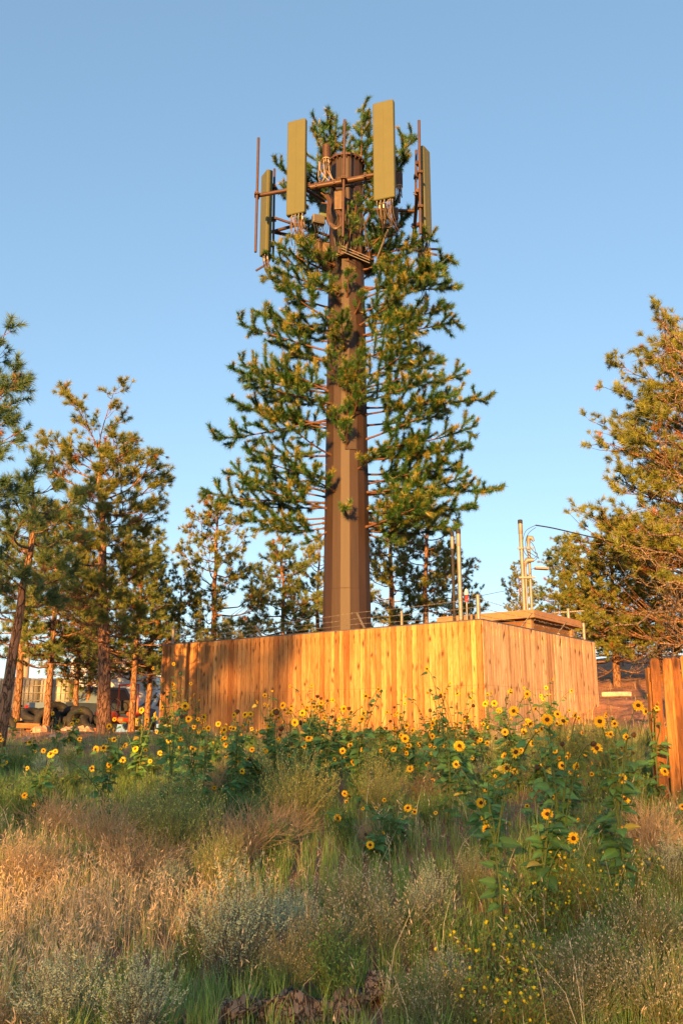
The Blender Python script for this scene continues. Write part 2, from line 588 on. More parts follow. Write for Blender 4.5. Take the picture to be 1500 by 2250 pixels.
for bx, by, tx, ty in ((575, 1400, 560, 1375), (800, 1382, 782, 1346), (1145, 1378, 1168, 1347), (1225, 1393, 1244, 1366)):
    q = on_top(bx)
    AR.append(arm(bx, by, tx, ty, q[1] + .16, (0, -.15)))

def barbed(pts, name='barbed_wire', sag=.02):
    g = Geo()
    pts = np.array(pts)
    P_ = []
    for a, b in zip(pts[:-1], pts[1:]):
        n = 8
        for k in range(n):
            t = k / n; q = a + (b - a) * t; q = q - UP * sag * 4 * t * (1 - t); P_.append(q)
    P_.append(pts[-1]); P_ = np.array(P_)
    tube(g, P_, .0042, 4, cap=False)
    seg = np.linalg.norm(np.diff(P_, axis=0), axis=1); cum = np.concatenate([[0], np.cumsum(seg)])
    k = np.arange(.08, cum[-1], .125)
    Q = np.stack([np.interp(k, cum, P_[:, i]) for i in range(3)], 1)
    for s_ in range(2):
        D = rand_dirs(len(Q))
        spikes(g, Q - D * .02, D, .06, .010, (1, 1, 1))
        spikes(g, Q + D * .02, -D, .06, .010, (1, 1, 1))
    sub(name, g, M_GALV, fence, FO)

def strand(f):
    w = [pl * [1, 1, 0] + UP * (TZ + .08 + f * .33)]
    w += [a + (b - a) * (.3 + .7 * f) for a, b in AR[:2]]
    w += [pc * [1, 1, 0] + UP * (TZ + .12 + f * .36)]
    w2 = [w[-1]] + [a + (b - a) * (.3 + .7 * f) for a, b in AR[2:]] + [pr_ * [1, 1, 0] + UP * (TZ + .08 + f * .3)]
    barbed(w); barbed(w2)
    barbed([pl * [1, 1, 0] + UP * (TZ + .08 + f * .3), pb * [1, 1, 0] + UP * (TZ + .1 + f * .3), pr_ * [1, 1, 0] + UP * (TZ + .08 + f * .3)])
for f in (.05, .5, 1.0): strand(f)
# perforated strut on the rear post
g = Geo(); a = P(1212, 1347, 22.9); b = P(1282, 1342, 22.9)
box(g, (a + b) / 2, (np.linalg.norm(b - a), .04, .03), b - a, (0, 1, .0), np.cross(norm(b - a), (0, 1, 0)))
for k in range(14):
    q = a + (b - a) * (k + .5) / 14
    box(g, q + np.array([0, -.022, 0]), (.025, .006, .012), c=(.2, .2, .2), m=1)
sub('strut', g, [M_GALV, M_BLACK], fence, FO)

# ---------------------------------------------------------------- nearer weathered fence at the right edge
def right_fence():
    a = P(1421, 1448, 10.9); b = a + np.array([2.6, .12, 0.0])
    gz = float(ground_z(a[0] + .5, a[1]))
    o = thing('weathered_fence', 'short run of weathered orange brown dog-ear board fence at the right edge', 'fence', (a[0], a[1], gz))
    d = norm(b - a); n = np.array([d[1], -d[0], 0.])
    org = np.array(o.location)
    g = Geo(); r = random.Random(5); pos = 0; i = 0
    while pos < 2.5:
        w = .135 + r.uniform(-.004, .006)
        lean = r.uniform(-.006, .006)
        zt = a[2] + .015 * i ** .8 + r.uniform(-.012, .012)
        z0 = gz - .1
        c = (min(1, max(0, r.gauss(.5, .35))), r.random(), r.random())
        q = a + d * (pos + w / 2) + n * r.uniform(0, .014)
        wn_ = w - r.uniform(.014, .024)
        # dog-ear outline extruded, with a long split
        hw = wn_ / 2; e = .028
        prof = [(-hw, z0), (hw, z0), (hw, zt - e), (hw - e * .9, zt), (-hw + e * .9, zt), (-hw, zt - e)]
        V = []
        for sgn in (1, -1):
            for x, z in prof:
                V.append(q + d * (x + lean * (z - z0) * 3) + n * .009 * sgn + UP * (z - q[2]))
        V = np.array(V); k = len(prof)
        g.add(V[:k], np.arange(k), c); g.add(V[k:], np.arange(k)[::-1], c)
        for j in range(k):
            jj = (j + 1) % k
            g.add([V[j], V[k + j], V[k + jj], V[jj]], [0, 1, 2, 3], c)
        pos += w + .004; i += 1
    sub('board_panel', g, M_OLDWOOD, o, org)
    g = Geo()
    for zz in (a[2] - .22, a[2] - .85, gz + .3):
        box(g, a + d * 1.28 - n * .035 + UP * (zz - a[2]), (2.5, .04, .09), d, n, UP, (.6, .5, .5))
    sub('rail', g, M_OLDWOOD, o, org)
    for k in (.06, 2.45):
        g = Geo()
        p = a + d * k - n * .1
        box(g, p * [1, 1, 0] + UP * ((a[2] - .1 + gz - .2) / 2), (.09, .09, a[2] - .1 - gz + .2), d, n, UP, (.5, .3, .5))
        sub('post', g, M_OLDWOOD, o, org)
    g = Geo()
    pos = .02
    for i in range(18):
        for zz in (a[2] - .21, a[2] - .84):
            for s_ in (.035, .1):
                p = a + d * (pos + s_) + n * .022 + UP * (zz - a[2] + r.uniform(-.02, .02))
                tube(g, [p, p + n * .004], .0035, 6)
        pos += .1395
    sub('nails', g, M_GALV, o, org)
right_fence()

# ---------------------------------------------------------------- equipment shed inside the compound
def shed():
    zt = P(1172, 1340, 20.6)[2]
    c = P(1172, 1340, 20.6)
    l = PZ(955, 1357, zt); r = PZ(1252, 1367, zt)
    ll, lr = np.linalg.norm(l - c), np.linalg.norm(r - c)
    gz = float(ground_z(c[0], c[1])) - .1
    o = thing('equipment_shed', 'tan stucco equipment shed with overhanging flat roof inside the compound', 'shed', (c[0], c[1], gz))
    org = np.array(o.location)
    stucco, t, b = nt('orange_brown_stucco')
    v = mapping(t, (1, 1, 1)); n1 = noise(t, v, 70, 4, .7); n2 = noise(t, v, 3, 4)
    cc = ramp(t, n1, [(.35, (.10, .045, .018)), (.6, (.19, .09, .038))])
    t.links.new(mixc(t, cc, (.22, .11, .05), ramp(t, n2, [(.4, (0, 0, 0)), (.7, (.6, .6, .6))])), b.inputs['Base Color'])
    b.inputs['Roughness'].default_value = .95; bump(t, b, n1, .8, .01)
    trim = m_paint('tan_trim', (.29, .165, .09), .7, 0, .12, 8, .2, (.3, .2, .13))
    ov = .22
    wc = c + dL * ov + dR * ov; wl_, wr_ = ll - 2 * ov, lr - 2 * ov
    m_ = wc + dL * wl_ / 2 + dR * wr_ / 2
    h = zt - .17 - gz
    g = Geo(); box(g, m_ * [1, 1, 0] + UP * (gz + h / 2), (wl_, wr_, h), dL, dR, UP); sub('wall', g, stucco, o, org)
    for k1 in (0, 1):
        for k2 in (0, 1):
            g = Geo(); p = wc + dL * wl_ * k1 + dR * wr_ * k2
            box(g, p * [1, 1, 0] + UP * (gz + h / 2 - .01), (.13, .13, h - .02), dL, dR, UP)
            sub('corner_trim', g, trim, o, org)
    m2 = c + dL * ll / 2 + dR * lr / 2
    g = Geo(); box(g, m2 * [1, 1, 0] + UP * (zt - .085), (ll, lr, .17), dL, dR, UP)
    box(g, m2 * [1, 1, 0] + UP * (zt + .012), (ll - .1, lr - .1, .024), dL, dR, UP)
    sub('roof', g, trim, o, org)
    g = Geo(); p = wc + dL * .55
    tube(g, [p * [1, 1, 0] + nL * .0 + UP * (TZ + .12), p * [1, 1, 0] + nL * .06 + UP * (TZ + .12)], .05, 12)
    sub('vent', g, M_DARKMETAL, o, org)
shed()

# ---------------------------------------------------------------- conduit masts and cables inside the compound
def mast(name, label, cat, px, py, Y, r, mat_, cap='flat', extra=None):
    p = P(px, py, Y); gz = float(ground_z(p[0], p[1]))
    o = thing(name, label, cat, (p[0], p[1], gz)); org = np.array(o.location)
    g = Geo(); h = p[2] - gz
    tube(g, [(0, 0, 0), (0, 0, h)], r, 16); obj('pipe', g.mesh('pipe', mat_, True), o)
    if cap == 'flat':
        g = Geo(); tube(g, [(0, 0, h - .01), (0, 0, h + .0), (0, 0, h + .09), (0, 0, h + .1)], [r * 1.15, r * 1.2, r * 1.2, r * .9], 16); obj('cap', g.mesh('cap', M_BLACK, True), o)
        g = Geo(); tube(g, [(0, 0, h - .3), (0, 0, h - .29), (0, 0, h - .02)], [r * 1.02, r * 1.16, r * 1.16], 16); obj('coupling', g.mesh('coupling', M_GALV, True), o)
    return o, p, gz, h

mast('vent_pipe', 'slim black vent pipe standing beside the taller silver pipe in the compound', 'pipe', 992.5, 1178, 20.0, .037, M_BLACK)
mast('vent_pipe', 'silver galvanised vent pipe beside the slim black pipe, left of the shed roof', 'pipe', 1006, 1172, 19.9, .048, M_GALV)
o, p, gz, h = mast('marker_mast', 'thin short mast with a white-tipped red beacon beside the shed', 'mast', 1024, 1310, 19.9, .018, M_GALV, None)
g = Geo(); tube(g, [(0, 0, h - .12), (0, 0, h + .03)], .038, 14, (.62, .03, .04)); obj('red_collar', g.mesh('red_collar', M_ATTR, True), o)
g = Geo(); tube(g, [(0, 0, h + .03), (0, 0, h + .09), (0, 0, h + .14), (0, 0, h + .17)], [.042, .045, .03, .006], 14, (.75, .72, .65)); obj('beacon_lens', g.mesh('beacon_lens', M_ATTR, True), o)

o, p1, gz1, h1 = mast('service_mast', 'tall galvanised electric service mast behind the shed with black cap', 'mast', 1142, 1150, 23.6, .054, M_GALV)
g = Geo()
for zz in (.48, .70, .86):
    z_ = h1 * zz
    box(g, (.10, -.075, z_), (.44, .035, .045)); tube(g, [(0, 0, z_ - .05), (0, 0, z_ + .05)], .06, 12)
obj('strut_bracket', g.mesh('strut_bracket', M_GALV), o)
g = Geo()
tube(g, [(.075, -.03, .6), (.075, -.03, h1 * .76)], .03, 12); obj('conduit', g.mesh('conduit', M_GALV, True), o)
g = Geo(); tube(g, [(.075, -.03, h1 * .76), (.075, -.04, h1 * .76 + .1), (.14, -.06, h1 * .76 + .17), (.3, -.1, h1 * .76 + .17)], [.035, .06, .075, .05], 12)
obj('weatherhead', g.mesh('weatherhead', M_GALV, True), o)
o2, p2, gz2, h2 = mast('service_mast', 'shorter galvanised service mast with a curved weatherhead, right of the tall one', 'mast', 1160, 1192, 23.6, .04, M_GALV, None)
g = Geo(); tube(g, [(0, 0, h2 - .05), (0, 0, h2 + .06), (.02, -.02, h2 + .13), (.09, -.04, h2 + .12), (.13, -.05, h2 + .03)], [.045, .06, .075, .06, .035], 12)
obj('weatherhead', g.mesh('weatherhead', M_GALV, True), o2)

def curve_thing(name, label, cat, pts, r, col, n=40, m=None):
    pts = np.array(pts, float)
    t = np.linspace(0, 1, len(pts)); tt = np.linspace(0, 1, n)
    # catmull-rom
    Q = []
    for x in tt:
        k = min(int(x * (len(pts) - 1)), len(pts) - 2); f = x * (len(pts) - 1) - k
        p0, p1_, p2_, p3 = pts[max(k - 1, 0)], pts[k], pts[k + 1], pts[min(k + 2, len(pts) - 1)]
        Q.append(.5 * ((2 * p1_) + (-p0 + p2_) * f + (2 * p0 - 5 * p1_ + 4 * p2_ - p3) * f ** 2 + (-p0 + 3 * p1_ - 3 * p2_ + p3) * f ** 3))
    g = Geo(); org = pts[0]
    tube(g, np.array(Q) - org, r, 6, col)
    o = obj(name, g.mesh(name, m or M_CABLE, True), loc=org)
    return tag(o, label, cat)
YC = 23.5
def pp(l, Y=YC): return [P(a, b, Y + (c[0] if c else 0)) for a, b, *c in l]
curve_thing('service_cable', 'thick black overhead cable running right from the service masts', 'cable', pp([(1176, 1154), (1212, 1160, .5), (1260, 1171, 1.5), (1330, 1188, 3), (1420, 1215, 5), (1520, 1250, 8)]), .018, (.03, .03, .03))
for k, (a_, b_, lab) in enumerate(((0, 0, 'black cable loop arching down from the overhead line, outermost'), (6, 5, 'black cable loop arching down beside the masts, innermost'), (3, -3, 'black cable hanging from the curved weatherhead in a long slack loop'))):
    if k < 2:
        curve_thing('cable_loop', lab, 'cable', pp([(1176, 1154 + b_), (1155 + a_, 1166 + b_), (1148 + a_, 1188), (1150 + a_, 1210), (1158 + a_, 1222), (1172, 1232 - b_), (1180, 1222 - b_), (1172, 1212), (1163, 1202)]), .008, (.03, .03, .035))
    else:
        curve_thing('cable_loop', lab, 'cable', pp([(1165, 1190), (1172, 1200), (1178, 1218), (1183, 1227), (1175, 1222), (1163, 1214), (1157, 1210)]), .008, (.03, .03, .035))
curve_thing('guy_wire', 'thin dark wire crossing from the floodlight arm to the right', 'cable', pp([(1196, 1248), (1260, 1240, 1), (1340, 1225, 2), (1430, 1208, 3)]), .006, (.04, .04, .04))
curve_thing('guy_wire', 'thin dark wire crossing from the vent pipes to the service mast', 'cable', pp([(1020, 1315, -3), (1060, 1308, -1.5), (1100, 1300, -.5), (1140, 1292)]), .006, (.04, .04, .04))
# area light on the masts
a = P(1174, 1248, 23.5)
o = thing('floodlight', 'flat bronze area light on a thin arm right of the service masts', 'light', a)
g = Geo(); tube(g, [(0, 0, 0), (-.1, 0, -.04), (-.13, 0, -.16)], .01, 6, (.1, .09, .08)); obj('bracket_arm', g.mesh('bracket_arm', M_ATTR, True), o)
g = Geo(); box(g, (.18, 0, -.012), (.36, .2, .055), (1, 0, -.06), (0, 1, 0), (.06, 0, 1), (.42, .25, .17), bevel=.012); obj('lamp_housing', g.mesh('lamp_housing', M_ATTR), o)
# ---------------------------------------------------------------- the cell tower dressed as a pine
TX, TY = float(P(762, 1380, 23.3)[0]), 23.3
TGZ = float(ground_z(TX, TY)) - .1
TOP_Z = float(P(762, 362, TY)[2])
tower = thing('cell_tower', 'tall brown steel monopole cell tower disguised as a pine with antenna panels at its top', 'cell tower', (TX, TY, TGZ))
TO = np.array(tower.location)
M_POLE = m_paint('brown_pole_paint', (.082, .043, .025), .55, 0, .14, 1.5, .35, (.062, .033, .02))
def m_pole():
    m, t, b = nt('streaked_pole_paint')
    n1 = noise(t, mapping(t, (5, 5, .35)), 1.6, 6, .65); n2 = noise(t, mapping(t, (1, 1, 1)), 2.2, 5, .6)
    c = ramp(t, n1, [(.3, (.022, .012, .007)), (.55, (.032, .017, .010)), (.75, (.042, .023, .014))])
    c = mixc(t, c, (.026, .015, .010), ramp(t, n2, [(.5, (0, 0, 0)), (.75, (.5, .5, .5))]))
    t.links.new(c, b.inputs['Base Color']); b.inputs['Roughness'].default_value = .6
    bump(t, b, noise(t, mapping(t, (1, 1, .3)), 40, 4), .15)
    return m
M_POLE = m_pole()
M_BROWN = m_paint('brown_steel', (.065, .034, .022), .5, .1, .2, 10, .4)
M_OLIVE = m_paint('olive_panel_paint', (.088, .094, .040), .6, 0, .05, 2.5, .3)
M_RADIO = m_paint('dusty_radio_box', (.13, .095, .07), .6, 0, .25, 12, .3, (.12, .07, .05))

def tr(z):  # pole radius
    return np.interp(z, [TGZ, TOP_Z], [.66, .485])

def tower_part(name, g, m, parent=None, smooth=False):
    return sub(name, g, m, parent or tower, TO, smooth)

g = Geo(); NS = 16
zs = [TGZ, TGZ + 3.8, TGZ + 3.82, TOP_Z - 4.3, TOP_Z - 4.28, TOP_Z]
rings = []
for i, z in enumerate(zs):
    r = tr(z) * (1.012 if i in (0, 1) else 1.0 if i in (2, 3) else .985)
    a = np.linspace(0, 2 * np.pi, NS, endpoint=False) + .12
    rings.append(np.stack([TX + r * np.cos(a), TY + r * np.sin(a), np.full(NS, z)], 1))
V = np.concatenate(rings)
F = [[i * NS + j, i * NS + (j + 1) % NS, (i + 1) * NS + (j + 1) % NS, (i + 1) * NS + j] for i in range(len(zs) - 1) for j in range(NS)]
g.add(V, F); g.add(rings[-1], np.arange(NS))
pole = tower_part('pole', g, M_POLE)
g = Geo(); tube(g, [(TX, TY, TOP_Z - .03), (TX, TY, TOP_Z + .03)], tr(TOP_Z) + .07, 32)
for k in range(24):
    a = k / 24 * 6.283; tube(g, [(TX + .53 * math.cos(a), TY + .53 * math.sin(a), TOP_Z - .09), (TX + .53 * math.cos(a), TY + .53 * math.sin(a), TOP_Z + .07)], .018, 6)
tower_part('top_flange', g, M_BROWN, pole)
# access covers on the shaft
for px, py, w, h in ((792, 735, .26, .62), (770, 965, .3, .62), (765, 402, .34, .22)):
    z = P(px, py, TY - .5)[2]; x = P(px, py, TY - .5)[0]; r = tr(z) + .012
    th = math.asin(max(-.95, min(.95, (x - TX) / r)))
    n = np.array([math.sin(th), -math.cos(th), 0]); s = np.array([math.cos(th), math.sin(th), 0])
    g = Geo(); box(g, np.array([TX, TY, z]) + n * (r + .0), (w, .03, h), s, n, UP, bevel=0)
    box(g, np.array([TX, TY, z]) + n * (r + .014), (w - .06, .02, h - .06), s, n, UP)
    tower_part('access_cover', g, M_POLE, pole)

# ---- mounting ring below the antennas
rz_ = P(762, 560, TY - .6)[2]
g = Geo()
tube(g, [(TX, TY, rz_ - .03), (TX, TY, rz_ + .03)], tr(rz_) + .2, 12)
tube(g, [(TX, TY, rz_ + .03), (TX, TY, rz_ + .2)], tr(rz_) + .09, 16)
for k in range(12):
    a = k / 12 * 6.283
    box(g, (TX + .72 * math.cos(a), TY + .72 * math.sin(a), rz_ + .1), (.05, .16, .24), (-math.sin(a), math.cos(a), 0), (math.cos(a), math.sin(a), 0))
tower_part('ring_mount', g, M_BROWN)
g = Geo()
for k in range(3):
    tube(g, [P(750, 540 + 6 * k, TY - .9), P(812, 566 + 6 * k, TY - .75)], .012, 6)
tower_part('threaded_rods', g, M_GALV)

# ---- booms, mast pipes
def pipe(name, a, b, r, m=None, parent=None, clampz=()):
    g = Geo(); tube(g, [a, b], r, 12)
    o = tower_part(name, g, m or M_BROWN, parent, True)
    for f in clampz:
        q = np.array(a) + (np.array(b) - np.array(a)) * f
        g = Geo(); u = norm(np.array(b) - np.array(a)); s, w = frame(u)
        box(g, q, (.17, .14, .07), s, w, u); tube(g, [q - s * .12 + w * .03, q + s * .12 + w * .03], .012, 6); tube(g, [q - s * .12 - w * .03, q + s * .12 - w * .03], .012, 6)
        tower_part('clamp', g, M_BROWN, o)
    return o
ZB = EYE + 14.96
bl, br = PZ(560, 431, ZB), PZ(822, 384, ZB)
pipe('boom', bl, br, .058, clampz=(.02, .47, .56, .72, .93))
pipe('boom', P(470 + 212, 412, 22.2), P(700 + 115, 388, 21.85), .075, clampz=(.1, .4))
pipe('mast_pipe', P(568, 303, 22.55), P(561.5, 554, 22.55), .038, clampz=(.5,))
pipe('mast_pipe', P(757, 263, 21.85), P(753, 521, 21.85), .038, clampz=(.51,))
pipe('mast_pipe', P(920, 265, 22.3), P(923.5, 514, 22.3), .04, clampz=(.47, .77))
pipe('mast_pipe', P(603, 371, 24.1), P(600, 575, 24.1), .035, clampz=(.2, .55))
pipe('mast_pipe', P(914, 330, 24.3), P(912, 545, 24.3), .038, clampz=(.28, .6))
zl = P(600, 480, 24)[2]
# second and third sectors run behind the pole
bb = PZ(605, 490, ZB); cc_ = PZ(920, 388, ZB)
pipe('boom', (bl[0] + .35, 24.5, ZB - .1), (TX - .6, 25.2, ZB - .1), .055)
pipe('boom', (P(917, 395, 22.3)[0], 22.35, ZB - .1), (P(917, 395, 22.3)[0] + .1, 25.4, ZB - .1), .055, clampz=(.05, .6))
pipe('boom', (TX - .6, 25.2, ZB - .1), (P(917, 395, 22.3)[0] + .1, 25.4, ZB - .1), .055)
# struts from pole to the booms
mid = (bl + br) / 2
for q in (mid + [-.35, 0, 0], mid + [.55, 0, 0]):
    z = ZB - .02
    pipe('standoff_arm', (TX + (q[0] - TX) * .5, TY - .3, z), (q[0], q[1] + .02, z), .05)
pipe('standoff_arm', (TX - .4, TY + .3, ZB - .1), (bl[0] + .4, 24.5, ZB - .1), .05)
pipe('standoff_arm', (TX + .4, TY, ZB - .1), (P(917, 395, 22.3)[0], 23.4, ZB - .1), .05)
pipe('standoff_arm', P(602, 478, 24.1), (TX - .3, TY + .2, P(720, 520, 23.4)[2]), .04)
pipe('standoff_arm', P(865, 515, 22.6), (TX + .3, TY, P(820, 545, 23.4)[2]), .035)
pipe('diagonal_brace', P(852, 505, 22.2), P(828, 568, 22.9), .03, M_GALV)

# ---- antenna panels
def antenna(pxa, pya, pxb, pyb, Y, yaw, w, d, label, feed=8, seed=0):
    """top centre and bottom centre pixels of the front face; yaw turns the face"""
    a = P(pxa, pya, Y); b = P(pxb, pyb, Y)
    H = a[2] - b[2]; c = (a + b) / 2
    n = np.array([math.sin(yaw), -math.cos(yaw), 0]); s = np.array([math.cos(yaw), math.sin(yaw), 0])
    cen_ = c - n * d / 2
    g = Geo(); box(g, cen_, (w, d, H), s, n, UP, bevel=.035)
    o = tower_part('antenna_panel', g, M_OLIVE); o['label'] = label
    g = Geo()
    box(g, cen_ + n * (d / 2 + .001), (.012, .006, H - .08), s, n, UP)
    tower_part('seam', g, M_OLIVE, o)
    r = random.Random(seed)
    # brackets at the back
    g = Geo()
    for f in (-.36, .36):
        box(g, cen_ - n * (d / 2 + .07) + UP * H * f, (.14, .16, .1), s, n, UP)
    tower_part('bracket', g, M_BROWN, o)
    g = Geo(); gc = Geo()
    for k in range(feed):
        q = cen_ + s * (w * .8 * ((k + .5) / feed - .5)) + n * r.uniform(-.05, .05) - UP * H / 2
        tube(g, [q + UP * .02, q - UP * .06], .016, 8); tube(g, [q - UP * .06, q - UP * .12], .011, 6)
        if r.random() < .4: tube(gc, [q - UP * .1, q - UP * .2], .018, 6, r.choice([(.75, .7, .62), (.5, .06, .05), (.7, .5, .3)]))
        e = q - UP * r.uniform(.4, .9) - n * r.uniform(.1, .5) + s * r.uniform(-.3, .3)
        m1 = q - UP * r.uniform(.25, .5) + s * r.uniform(-.05, .05)
        t = np.linspace(0, 1, 10)[:, None]
        tube(gc, (1 - t) ** 2 * (q - UP * .1) + 2 * t * (1 - t) * (m1 - UP * .3) + t * t * e, r.uniform(.008, .013), 5, r.choice([(.03, .025, .02), (.05, .035, .025), (.10, .055, .035)]))
    tower_part('connectors', g, M_GALV, o); tower_part('feed_cables', gc, M_CABLE, o)
    return o
antenna(648, 263, 651, 469, 22.05, -.36, .56, .17, 'left panel of the front pair', 9, 1)
antenna(839, 222, 844, 436, 21.35, -.36, .60, .19, 'right and highest panel of the front pair', 9, 2)
o = antenna(579, 379, 577.5, 557, 23.9, -1.05, .46, .2, 'far left panel turned to the side with a warning sticker', 6, 3)
antenna(938, 326, 941, 514, 22.9, .98, .42, .2, 'far right panel turned edge-on', 6, 4)
# warning sticker on the far left panel
q = P(590, 497, 23.55)

# ---- radio units, canisters
def radio(px, py, Y, size, yaw, m, fins=True, name='radio_unit'):
    c = P(px, py, Y)
    n = np.array([math.sin(yaw), -math.cos(yaw), 0]); s = np.array([math.cos(yaw), math.sin(yaw), 0])
    g = Geo(); box(g, c, size, s, n, UP, bevel=.02)
    o = tower_part(name, g, m)
    if fins:
        g = Geo(); k = int(size[0] / .035)
        for i in range(k):
            box(g, c + s * (size[0] * .9 * ((i + .5) / k - .5)) + n * (size[1] / 2 + .012), (.008, .03, size[2] * .86), s, n, UP)
        tower_part('cooling_fins', g, m, o)
    g = Geo()
    for i in range(4):
        q = c + s * (size[0] * .7 * (i / 3 - .5)) - UP * size[2] / 2
        tube(g, [q, q - UP * .07], .016, 8)
        tube(g, [q - UP * .07, q - UP * .25 + s * .05, q - UP * .45 - n * .12, q - UP * .3 - n * .3], .01, 5)
    tower_part('connectors', g, M_BLACK if i % 2 else M_GALV, o)
M_GREYR = m_paint('grey_radio_box', (.13, .125, .12), .6, 0, .2, 12, .3, (.12, .07, .05))
M_GREENR = m_paint('dull_green_box', (.10, .15, .09), .6, 0, .2, 6, .3, (.08, .07, .05))
radio(744, 441, 22.35, (.24, .16, .62), -.1, M_RADIO)
radio(699, 484, 22.7, (.36, .2, .26), .35, M_GREYR)
radio(711, 466, 23.2, (.26, .16, .4), .2, M_GREENR, False)
radio(697, 546, 23.0, (.22, .18, .5), -.5, M_RADIO)
radio(715, 552, 23.1, (.2, .18, .46), .3, M_RADIO)
radio(928, 585, 23.4, (.24, .16, 1.3), .6, M_GREENR, False, 'equipment_case')
radio(868, 470, 22.6, (.16, .14, .36), .2, M_RADIO)
radio(737, 553, 22.4, (.12, .12, .3), .2, M_BLACK, False)

def canister(px, py0, py1, Y, r):
    a, b = P(px, py0, Y), P(px, py1, Y); b[0] = a[0]
    g = Geo(); tube(g, [a, b], r, 18)
    for k in range(9):
        z = a + (b - a) * (k + .5) / 9; tube(g, [z - UP * .01, z + UP * .01], r + .006, 18)
    o = tower_part('radio_canister', g, M_BROWN)
    g = Geo(); tube(g, [b + UP * .0, b - UP * .03], r * 1.05, 16, (.3, .24, .18))
    for k in range(7):
        an = k * .9; q = b + np.array([math.cos(an) * r * .7, math.sin(an) * r * .7, -.03])
        tube(g, [q, q - UP * .1], .014, 6, (.45, .35, .28)); tube(g, [q - UP * .1, q - UP * .3 + (rand_dirs(1)[0] * .05)], .01, 5, (.05, .04, .03))
    tower_part('connectors', g, M_CABLE, o)
    g = Geo(); tube(g, [b, b - UP * .55], .03, 8); tower_part('stem_pipe', g, M_BROWN, o)
canister(717, 321, 350, 22.3, .115); canister(876, 382, 409, 22.9, .1)

# ---- loose cable loops
def cables(specs, name='cable_bundle'):
    g = Geo()
    for pts, r, c in specs:
        Q = np.array([P(a, b, Y) for a, b, Y in pts]); n = len(Q)
        tt = np.linspace(0, n - 1, n * 5)
        C_ = np.stack([np.interp(tt, range(n), Q[:, i]) for i in range(3)], 1)
        for _ in range(3):
            C_[1:-1] = (C_[:-2] + C_[1:-1] * 2 + C_[2:]) / 4
        tube(g, C_, r, 5, c)
    tower_part(name, g, M_CABLE)
rr = random.Random(3); S = []
for k in range(16):
    ox = rr.uniform(-6, 6); a = rr.uniform(-4, 4)
    S.append(([(716 + ox, 425, 22.4), (725 + a, 440, 22.3), (722 + ox, 470, 22.2), (724 + ox, 490 + a, 22.15), (737, 502 + a, 22.1), (750 + a, 492, 22.1), (752 + ox, 474, 22.1), (742 + a, 462, 22.3)], .011, rr.choice([(.03, .025, .02), (.12, .06, .035), (.05, .035, .03)])))
for k in range(14):
    x = rr.uniform(725, 800); S.append(([(x, rr.uniform(400, 430), 22.7), (x + rr.uniform(-8, 8), 455, 22.6), (x + rr.uniform(-10, 10), 500, 22.55), (x + rr.uniform(-12, 12), 548, 22.6)], .011, (.035, .028, .024)))
for k in range(12):
    x = rr.uniform(640, 668); S.append(([(x, 480, 22.1), (x + rr.uniform(-8, 8), 500, 22.2), (x + rr.uniform(-5, 14), 520 + rr.uniform(-6, 6), 22.4), (690 + rr.uniform(-6, 8), 520 + rr.uniform(-8, 12), 22.8)], .01, rr.choice([(.04, .03, .02), (.16, .08, .05), (.35, .25, .2)])))
for k in range(12):
    x = rr.uniform(838, 866); S.append(([(x, 446, 21.5), (x + rr.uniform(-8, 8), 470, 21.8), (x + rr.uniform(-9, 9), 495 + rr.uniform(-6, 6), 22.1), (840 + rr.uniform(-8, 8), 500, 22.5)], .01, rr.choice([(.04, .03, .02), (.5, .4, .33), (.16, .08, .05)])))
for k in range(8):
    x = rr.uniform(575, 598); S.append(([(x, 560, 24.0), (x + rr.uniform(-6, 6), 580, 24.), (x + rr.uniform(-2, 14), 600, 23.9), (x + 12, 590, 23.8)], .01, (.04, .03, .025)))
for k in range(9):
    x = rr.uniform(925, 946); S.append(([(x, 518, 23.), (x + rr.uniform(-5, 5), 545, 23.1), (x + rr.uniform(-9, 5), 580, 23.2), (x - 8, 560, 23.2)], .01, (.04, .03, .025)))
for k in range(6):
    S.append(([(690, 402 + k * 2, 22.3), (725, 408 + rr.uniform(-4, 6), 22.3), (770, 405 + rr.uniform(-4, 8), 22.2), (815, 392 + rr.uniform(0, 8), 22)], .01, (.04, .03, .025)))
for k in range(10):
    x = rr.uniform(700, 725); S.append(([(x, 355, 22.35), (x + rr.uniform(-12, 12), 372, 22.3), (x + rr.uniform(-10, 12), 390, 22.3), (x + rr.uniform(-3, 25), 402, 22.4)], .01, rr.choice([(.04, .03, .02), (.4, .3, .25)])))
for key in sorted({(int(q[0][0][0] - 570) // 62, q[0][0][1] > 420) for q in S}):
    cables([q for q in S if (int(q[0][0][0] - 570) // 62, q[0][0][1] > 420) == key])
for (a, b, c, d, Y) in ((940, 547, 966, 548, 23.), (938, 556, 960, 560, 23.), (562, 595, 590, 578, 24.)):
    g = Geo(); p_, q_ = P(a, b, Y), P(c, d, Y + .1); box(g, (p_ + q_) / 2, (np.linalg.norm(q_ - p_), .04, .05), q_ - p_, (0, 1, 0), np.cross(norm(q_ - p_), (0, 1, 0)))
    tower_part('bracket', g, M_BROWN)
g = Geo()
w0 = P(588.5, 494, 23.58); w1 = P(586, 504, 23.5); w2 = P(591.5, 504, 23.6)

